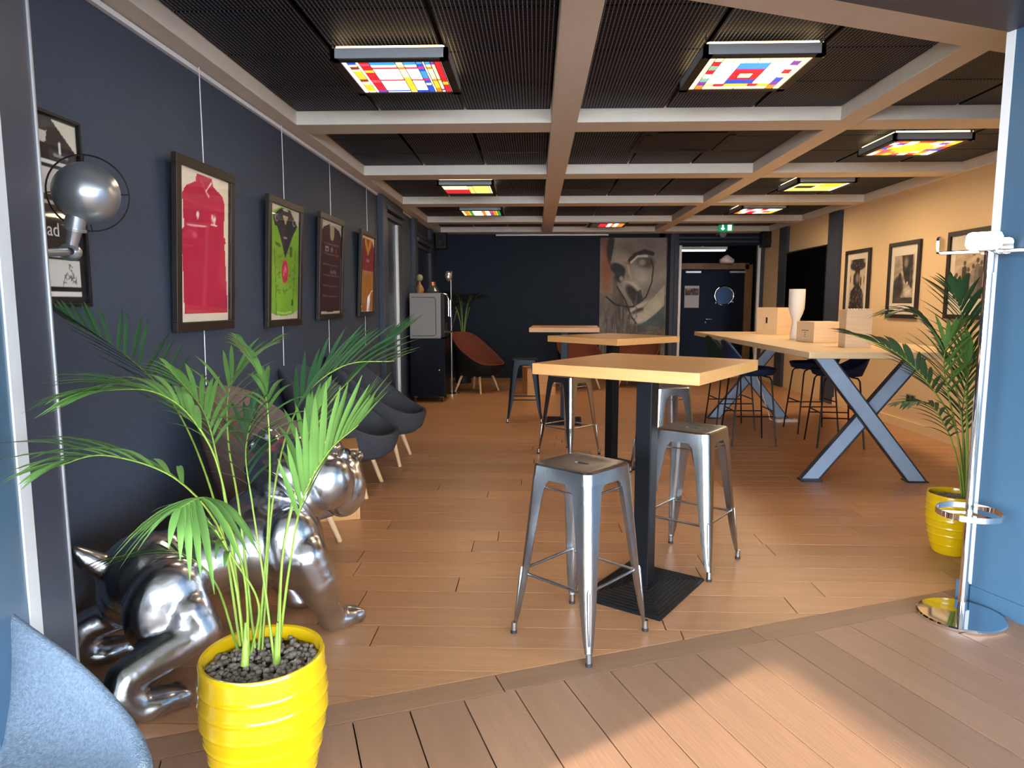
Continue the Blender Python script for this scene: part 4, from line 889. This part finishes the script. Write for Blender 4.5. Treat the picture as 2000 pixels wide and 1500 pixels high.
# ------------------------------------------------------------------ potted palms
def pot(t, R=.172, H=.43):
    prof = [(.0, 0), (R*.62, 0)]; q = H/.43; n_ = 90
    for k in range(n_+1):
        z = H*k/n_*.985; f = z/H; r = R*(.64+.40*min(1, f/.62)**.62-.035*max(0, (f-.62)/.38))
        r += .0032*sum(math.exp(-((z-zr*q)/.0045)**2) for zr in (.075, .145, .20, .255, .31, .362)); prof.append((r, z))
    prof += [(R*.985, H), (R*.93, H-.003), (R*.91, H-.02), (R*.90, H-.08), (0, H-.08)]
    MB().lathe(prof, 56).build('pot', M['yellow'], t, smooth=50)
    g = MB(); r = random.Random(5)
    for k in range(560):
        q, d = r.uniform(0, 2*PI), math.sqrt(r.random())*R*.88; s = r.uniform(.007, .0125)
        g.ell((d*math.cos(q), d*math.sin(q), H-.04+r.uniform(-.006, .008)), (s, s*r.uniform(.7, 1), s*r.uniform(.6, .9)), 6, 4, Matrix.Rotation(r.uniform(0, 3), 3, 'Z'))
    MB().lathe([(0, H-.055), (R*.9, H-.055), (R*.9, H-.045), (0, H-.043)], 32).build('soil', M['rubber'], t)
    o = g.build('gravel', M['pebble'], t, smooth=80); o['kind'] = 'stuff'
def spline(pts, n):
    pts = [Vector(p) for p in pts]; P = [2*pts[0]-pts[1]]+pts+[2*pts[-1]-pts[-2]]; out = []
    m = len(pts)-1
    for i in range(n+1):
        f = i/n*m; k = min(int(f), m-1); u = f-k; a, b, c, d = P[k:k+4]
        out.append(.5*((2*b)+(-a+c)*u+(2*a-5*b+4*c-d)*u*u+(-a+3*b-3*c+d)*u**3))
    return out
def frond(t, pts, leaf_m, n=14, length=.24, start=.45, droop=.25, width=.011, sidev=None, separate=True, seed=0, r0=.0055, ang=.9, lift=.0):
    r = random.Random(seed); P = spline(pts, 40); org = Vector(t.location); P = [p-org for p in P]
    rs = [r0*(1-.75*i/40) for i in range(41)]
    fo = MB().tube(P, rs, 6).build('frond', M['stem'], t, smooth=60); joined = MB()
    for i in range(n):
        f = start+(1-start)*(i+.5)/n; idx = min(39, int(f*40)); p = P[idx]+(P[idx+1]-P[idx])*(f*40-idx); tan = (P[idx+1]-P[max(0, idx-1)]).normalized()
        side = Vector(sidev) if sidev is not None else tan.cross(Vector((0, 0, 1)))
        side = (side-tan*side.dot(tan)); side.normalize()
        prog = (f-start)/(1-start); L = length*(.62+.55*math.sin(PI*min(1, prog*.9+.12)))*(1-.35*prog**3)*r.uniform(.88, 1.1)
        for s_ in (-1, 1):
            a_ = ang*(1-.6*prog)*r.uniform(.85, 1.15); d = (tan*math.cos(a_)+side*s_*math.sin(a_)+Vector((0, 0, lift))).normalized()
            nrm = d.cross(tan.cross(d)).normalized(); wv = d.cross(Vector((0, 0, 1)))
            if wv.length < .1: wv = side.copy()
            wv.normalize(); up = wv.cross(d); K = 6; vs = []; fs = []
            for k in range(K+1):
                u = k/K; c = p+d*L*u+Vector((0, 0, -1))*droop*L*u*u*(1+.3*s_*0); wd = width*(math.sin(PI*min(1, u*.86+.14))**.8 if u < 1 else .05)
                vs += [c-wv*wd+up*wd*.25, c-up*wd*.12, c+wv*wd+up*wd*.25]
            for k in range(K): fs += [(3*k, 3*k+1, 3*k+4, 3*k+3), (3*k+1, 3*k+2, 3*k+5, 3*k+4)]
            if separate:
                b = MB().add(vs, fs); b.build('leaflet', leaf_m, fo, smooth=80)
            else: joined.add(vs, fs)
    if not separate: o = joined.build('leaflets', leaf_m, fo, smooth=80); o['kind'] = 'stuff'
    return fo
PX, PY = -.785, 1.855
palm = thing('potted_palm', 'large green palm in ribbed yellow pot, front left', 'potted plant', (PX, PY, 0))
pot(palm)
def pp(*q): return [pix(x, y, 1, d) for x, y, d in q]
bs = lambda x, y=1270, d=1.87: (x, y, d)
# (points as photo pixel + distance, leaf material, leaflets per side, length, start, droop, width)
FR = [
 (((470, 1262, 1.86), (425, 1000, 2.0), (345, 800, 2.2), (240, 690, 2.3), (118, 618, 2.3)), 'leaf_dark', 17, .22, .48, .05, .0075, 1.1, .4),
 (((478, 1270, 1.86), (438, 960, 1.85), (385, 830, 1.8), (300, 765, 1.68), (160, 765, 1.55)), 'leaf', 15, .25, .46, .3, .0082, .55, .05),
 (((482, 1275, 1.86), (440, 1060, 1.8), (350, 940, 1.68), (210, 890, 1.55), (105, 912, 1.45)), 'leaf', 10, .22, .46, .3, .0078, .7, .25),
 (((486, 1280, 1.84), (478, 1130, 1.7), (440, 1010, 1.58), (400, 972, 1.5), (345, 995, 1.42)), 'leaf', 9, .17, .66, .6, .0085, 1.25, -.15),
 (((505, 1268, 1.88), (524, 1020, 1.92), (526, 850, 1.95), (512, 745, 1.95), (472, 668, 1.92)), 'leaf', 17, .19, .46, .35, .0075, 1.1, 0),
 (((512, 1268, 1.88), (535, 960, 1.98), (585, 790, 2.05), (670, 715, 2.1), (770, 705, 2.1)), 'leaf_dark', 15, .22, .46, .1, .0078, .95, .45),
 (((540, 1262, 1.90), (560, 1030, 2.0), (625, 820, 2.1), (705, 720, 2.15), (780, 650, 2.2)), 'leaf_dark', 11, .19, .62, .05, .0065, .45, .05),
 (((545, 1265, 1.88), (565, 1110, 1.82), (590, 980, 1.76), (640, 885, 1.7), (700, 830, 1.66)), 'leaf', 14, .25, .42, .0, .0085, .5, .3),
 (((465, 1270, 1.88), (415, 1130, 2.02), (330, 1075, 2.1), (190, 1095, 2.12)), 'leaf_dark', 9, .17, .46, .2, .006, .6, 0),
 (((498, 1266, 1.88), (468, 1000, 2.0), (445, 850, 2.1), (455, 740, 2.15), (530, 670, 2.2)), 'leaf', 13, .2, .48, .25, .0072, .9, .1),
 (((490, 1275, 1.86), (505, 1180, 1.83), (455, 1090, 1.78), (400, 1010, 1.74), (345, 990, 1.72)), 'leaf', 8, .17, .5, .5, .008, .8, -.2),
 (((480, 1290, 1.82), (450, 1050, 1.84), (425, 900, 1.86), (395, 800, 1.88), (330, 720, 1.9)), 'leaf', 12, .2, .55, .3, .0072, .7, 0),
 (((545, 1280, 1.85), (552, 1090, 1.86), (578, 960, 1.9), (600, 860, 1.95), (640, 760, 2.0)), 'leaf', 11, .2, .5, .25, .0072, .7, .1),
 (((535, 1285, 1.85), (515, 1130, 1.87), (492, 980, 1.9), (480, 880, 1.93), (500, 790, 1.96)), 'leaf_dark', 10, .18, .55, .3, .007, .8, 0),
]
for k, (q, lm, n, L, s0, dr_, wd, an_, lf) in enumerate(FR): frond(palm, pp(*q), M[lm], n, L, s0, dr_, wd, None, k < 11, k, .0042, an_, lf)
for x in (478, 540): MB().tube([Vector(p)-Vector(palm.location) for p in pp((x, 1300, 1.80 if x < 500 else 1.85), (x+4, 1215, 1.82 if x < 500 else 1.86))], [.012, .006], 8).build('cane', M['stem'], palm, smooth=60)
palm2 = thing('potted_palm', 'smaller palm in yellow pot behind chrome coat stand', 'potted plant', (2.40, 3.92, 0))
pot(palm2, .135, .35)
FR2 = [
 (((1882, 975, 3.95), (1870, 850, 3.95), (1822, 760, 3.9), (1752, 690, 3.85), (1652, 648, 3.8)), 'leaf_dark', 19, .27, .46, .2, .0125, .75, .15),
 (((1884, 975, 3.95), (1878, 820, 4.0), (1850, 700, 4.05), (1800, 620, 4.1), (1740, 605, 4.1)), 'leaf_dark', 17, .25, .46, .35, .012, .85, 0),
 (((1888, 975, 3.95), (1888, 820, 3.95), (1890, 720, 3.9), (1880, 620, 3.85), (1855, 555, 3.8)), 'leaf_dark', 17, .28, .46, .15, .013, .85, 0),
 (((1886, 975, 3.95), (1890, 850, 3.9), (1888, 760, 3.85), (1900, 680, 3.8)), 'leaf', 16, .32, .42, .1, .014, .75, .1),
 (((1880, 975, 3.95), (1870, 900, 3.9), (1850, 840, 3.85), (1815, 790, 3.8), (1760, 785, 3.75)), 'leaf_dark', 13, .2, .42, .3, .011, .8, 0),
 (((1890, 975, 3.95), (1884, 880, 4.0), (1880, 800, 4.1), (1895, 700, 4.2)), 'leaf_dark', 12, .24, .45, .2, .012, .8, 0),
 (((1884, 975, 3.95), (1872, 860, 3.9), (1850, 760, 3.85), (1845, 690, 3.8), (1870, 640, 3.75)), 'leaf', 14, .26, .46, .2, .012, .8, .1),
]
for k, (q, lm, n, L, s0, dr_, wd, an_, lf) in enumerate(FR2): frond(palm2, pp(*q), M[lm], n, L, s0, dr_, wd, None, False, 40+k, .006, an_, lf)
# ------------------------------------------------------------------ chrome coat stand
t = thing('coat_stand', 'chrome coat stand with umbrella ring and round base', 'coat stand', (1.945, 3.06, 0), PHI)
MB().lathe([(0, 0), (.175, 0), (.178, .004), (.178, .016), (.172, .022), (.0, .026)], 56).build('base', M['chrome'], t, smooth=40)
MB().tube([(0, 0, .02), (0, 0, 1.56)], .0165, 20).build('pole', M['chrome'], t, smooth=60)
MB().tube([(0, 0, 1.56), (0, 0, 1.66)], .020, 20).build('collar', M['chrome'], t, smooth=50)
ring = [(.13*math.cos(2*PI*k/48), .13*math.sin(2*PI*k/48)) for k in range(48)]
m = MB(); lo = [[(x*f, y*f, z) for x, y in ring] for f, z in ((1, .485), (1, .51), (.965, .51), (.965, .485))]; m.loft(lo+[lo[0]], caps=False); m.build('umbrella_ring', M['chrome'], t, smooth=40)
for a_ in (.5, 2.6, 4.7): MB().bar((0, 0, .497), (.127*math.cos(a_), .127*math.sin(a_), .497), .006, .012).build('ring_spoke', M['chrome'], t)
for k in range(4):
    a_ = k*PI/2+.508; u = Vector((math.cos(a_), math.sin(a_), 0)); R_ = .185 if k % 2 else .175; rr = MB()
    rr.bar(Vector((0, 0, 1.65))+u*.01, Vector((0, 0, 1.65))+u*R_, .034, .016)
    h_ = rr.build('hook_arm', M['chrome'], t, bevel=.004); c = u*R_; sd_ = Vector((-u.y, u.x, 0)); pl = MB(); lps = []
    for d_ in (-.006, .006):
        o = []
        for (x, z) in [(-.045+.02*math.cos(q)-0, 1.665+.02*math.sin(q)) for q in (PI, 1.25*PI, 1.5*PI)]+[(.045+.02*math.cos(q), 1.665+.02*math.sin(q)) for q in (1.5*PI, 1.75*PI, 2*PI)]+[(.045+.02*math.cos(q), 1.70+.02*math.sin(q)) for q in (0, .25*PI, .5*PI)]+[(-.045+.02*math.cos(q), 1.70+.02*math.sin(q)) for q in (.5*PI, .75*PI, PI)]: o.append(c+sd_*x+u*d_+Vector((0, 0, z)))
        lps.append(o)
    pl.loft(lps); pl.build('hook_plate', M['chrome'], t, bevel=.002)
# ------------------------------------------------------------------ wall lamp by the entrance post
lp_ = pix(168, 378, 1, 2.32); t = thing('wall_lamp', 'grey metal wall lamp with round head and wire ring', 'lamp', lp_)
ax = Vector((-.30, .96, .16)).normalized(); Mq = ax.to_track_quat('Z', 'Y').to_matrix()
dome = MB().lathe([(0, -.098), (.04, -.09), (.075, -.065), (.096, -.03), (.101, .0), (.103, .012), (.098, .014), (.095, .0), (.07, -.06), (0, -.09)], 40); dome.v = [tuple(Mq @ Vector(v)) for v in dome.v]
M['lampmetal'] = mat('lamp_grey_metal', (185, 190, 196), .28, metal=.85)
dome.build('head', M['lampmetal'], t, smooth=60)
MB().tube([Mq @ Vector((.125*math.cos(2*PI*k/40), .125*math.sin(2*PI*k/40), .022)) for k in range(40)], .003, 6, closed=True).build('wire_ring', M['black'], t, smooth=60)
for a_ in (0, PI/2, PI, 1.5*PI): MB().tube([Mq @ Vector((.10*math.cos(a_), .10*math.sin(a_), .01)), Mq @ Vector((.125*math.cos(a_), .125*math.sin(a_), .022))], .002, 5).build('ring_clip', M['black'], t)
j1 = Vector((-.018, -.03, -.075)); e1_ = Vector((-.055, -.02, -.195))
MB().tube([j1, j1+(e1_-j1)*.35, j1+(e1_-j1)*.36, j1+(e1_-j1)*.95], [.030, .032, .025, .017], 18).build('neck', M['lampmetal'], t, smooth=40)
MB().tube([j1+(e1_-j1)*.33, j1+(e1_-j1)*.40], .037, 20).build('neck_flange', M['lampmetal'], t, smooth=40)
MB().ell(e1_, (.036, .034, .030), 18, 12).build('elbow_joint', M['lampmetal'], t, smooth=70); MB().tube([e1_+Vector((.02, -.028, 0)), e1_+Vector((.022, -.036, 0))], .012, 12).build('elbow_screw', M['black'], t)
wa = ab(A_L-.06, B_J+.03, 0)-lp_; wa.z = e1_.z-.03
MB().tube([e1_, wa], [.014, .011], 12).build('arm', M['lampmetal'], t, smooth=60); MB().tube([wa+Vector((.012, -.03, 0))*.3, wa-Vector((-.36, .93, 0))*.022], .035, 16).build('wall_mount', M['lampmetal'], t, smooth=40)
# ------------------------------------------------------------------ coffee machine on its cabinet, things beside it
t = thing('machine_cabinet', 'black cabinet on castors under coffee machine', 'cabinet', (-1.555, 10.1, 0)); w2, d2 = .255, .28
MB().box((0, 0, .50), (w2, d2, .42)).build('body', mat('cabinet_blue_black', (10, 13, 22), .35, spec=.12), t, bevel=.006); MB().box((-.0, -d2-.008, .50), (w2-.012, .008, .405)).build('door', mat('cabinet_door', (11, 15, 26), .3, spec=.12), t, bevel=.003)
MB().ell((.17, -d2-.024, .47), (.014, .012, .014), 12, 8).build('knob', M['chrome'], t, smooth=60)
for sx in (-1, 1):
    for sy in (-1, 1): MB().tube([(sx*.19-.015, sy*.2, .035), (sx*.19+.015, sy*.2, .035)], .035, 14).build('castor', M['rubber'], t, smooth=40); MB().box((sx*.19, sy*.2, .075), (.02, .02, .02)).build('castor_fork', M['chrome'], t)
t = thing('coffee_machine', 'grey coffee machine with chrome spouts on black cabinet', 'coffee machine', (-1.575, 10.1, .92)); H = .65
MB().box((-.01, 0, H/2), (.225, .25, H/2)).build('body', M['greymachine'], t, bevel=.012); 
pts = [(-.20, .04), (.12, .04), (.145, .07), (.145, .56), (.12, .59), (-.20, .59)]; MB().tube([(x, -.252, z) for x, z in pts], .004, 6).build('side_groove', M['blackmetal'], t); MB().ell((.185, -.252, .45), (.008, .005, .008), 8, 6).build('button', M['chrome'], t)
MB().box((.24, 0, .33), (.03, .235, .31)).build('front_panel', M['black'], t, bevel=.006)
MB().tube([(.225, -.2, H-.01), (.29, -.2, H-.02), (.32, -.2, H-.08), (.32, -.2, .32)], .012, 10).build('handle', M['chrome'], t, smooth=50); MB().tube([(.345, -.16, H-.1), (.345, -.16, .31)], .016, 10).build('spout', M['chrome'], t, smooth=50); MB().box((.33, -.1, .1), (.06, .12, .012)).build('drip_tray', M['chrome'], t); MB().tube([(.29, -.2, .22), (.29, -.2, .09), (.38, -.2, .085)], .008, 8).build('steam_pipe', M['chrome'], t); MB().tube([(.37, -.2, .13), (.43, -.2, .37)], .006, 8).build('lever', M['chrome'], t); MB().ell((.43, -.2, .385), (.018, .018, .014), 10, 6).build('lever_knob', M['chrome'], t)
t = thing('glass_jar', 'glass jar with copper lid on coffee machine', 'jar', (-1.50, 10.05, 1.57)); MB().lathe([(.0, 0), (.09, 0), (.10, .03), (.06, .09), (.035, .11), (0, .11)], 24).build('body', mat('dark_jar', (60, 66, 68), .12), t, smooth=50); MB().lathe([(0, .11), (.04, .11), (.042, .16), (0, .165)], 20).build('lid', mat('copper_lid', (176, 112, 84), .35, metal=.6), t, smooth=50)
t = thing('wooden_figure', 'small wooden figure with round head on coffee machine', 'ornament', (-1.70, 10.12, 1.57)); MB().lathe([(0, 0), (.05, 0), (.065, .05), (.045, .10), (.02, .13), (.012, .18), (0, .18)], 20).build('body', M['doorwood'], t, smooth=50); MB().ell((0, 0, .225), (.05, .05, .052), 16, 10).build('head', mat('pale_green_head', (136, 134, 96), .6), t, smooth=60)
t = thing('floor_lamp', 'slim chrome floor lamp behind coffee machine', 'lamp', (-1.32, 10.75, 0)); MB().lathe([(0, 0), (.13, 0), (.13, .012), (.02, .03), (0, .03)], 28).build('base', M['chrome'], t, smooth=40); MB().tube([(0, 0, .02), (0, 0, 1.80)], .009, 8).build('pole', M['thin_alu'], t, smooth=50); MB().ell((-.04, -.02, 1.84), (.06, .05, .08), 16, 10).build('head', M['lampmetal'], t, smooth=60); MB().tube([(.01, 0, 1.78), (.012, 0, 1.92)], .014, 8).build('head_bracket', M['chrome'], t)
palm3 = thing('potted_palm', 'dark palm in back left corner behind floor lamp', 'potted plant', (-1.30, 12.3, 0)); MB().lathe([(0, 0), (.14, 0), (.17, .4), (.16, .4), (.15, .35), (0, .35)], 28).build('pot', M['black'], palm3, smooth=40)
r = random.Random(9); M['leaf_deep'] = mat('deep_green_leaf', (20, 36, 24), .6, noise=.15, nscale=9)
for k in range(7):
    a_ = k*.9; o = Vector((-1.30, 12.3, .36)); rr = .42 if math.cos(a_) > -.3 else .25
    frond(palm3, [o, o+Vector((.05*math.cos(a_), .05*math.sin(a_), .7)), o+Vector((.2*math.cos(a_), .2*math.sin(a_), 1.15)), o+Vector((rr*math.cos(a_), rr*math.sin(a_), 1.2))], M['leaf_deep'], 9, .22, .5, .3, .012, None, False, 90+k, .007, .8, 0)
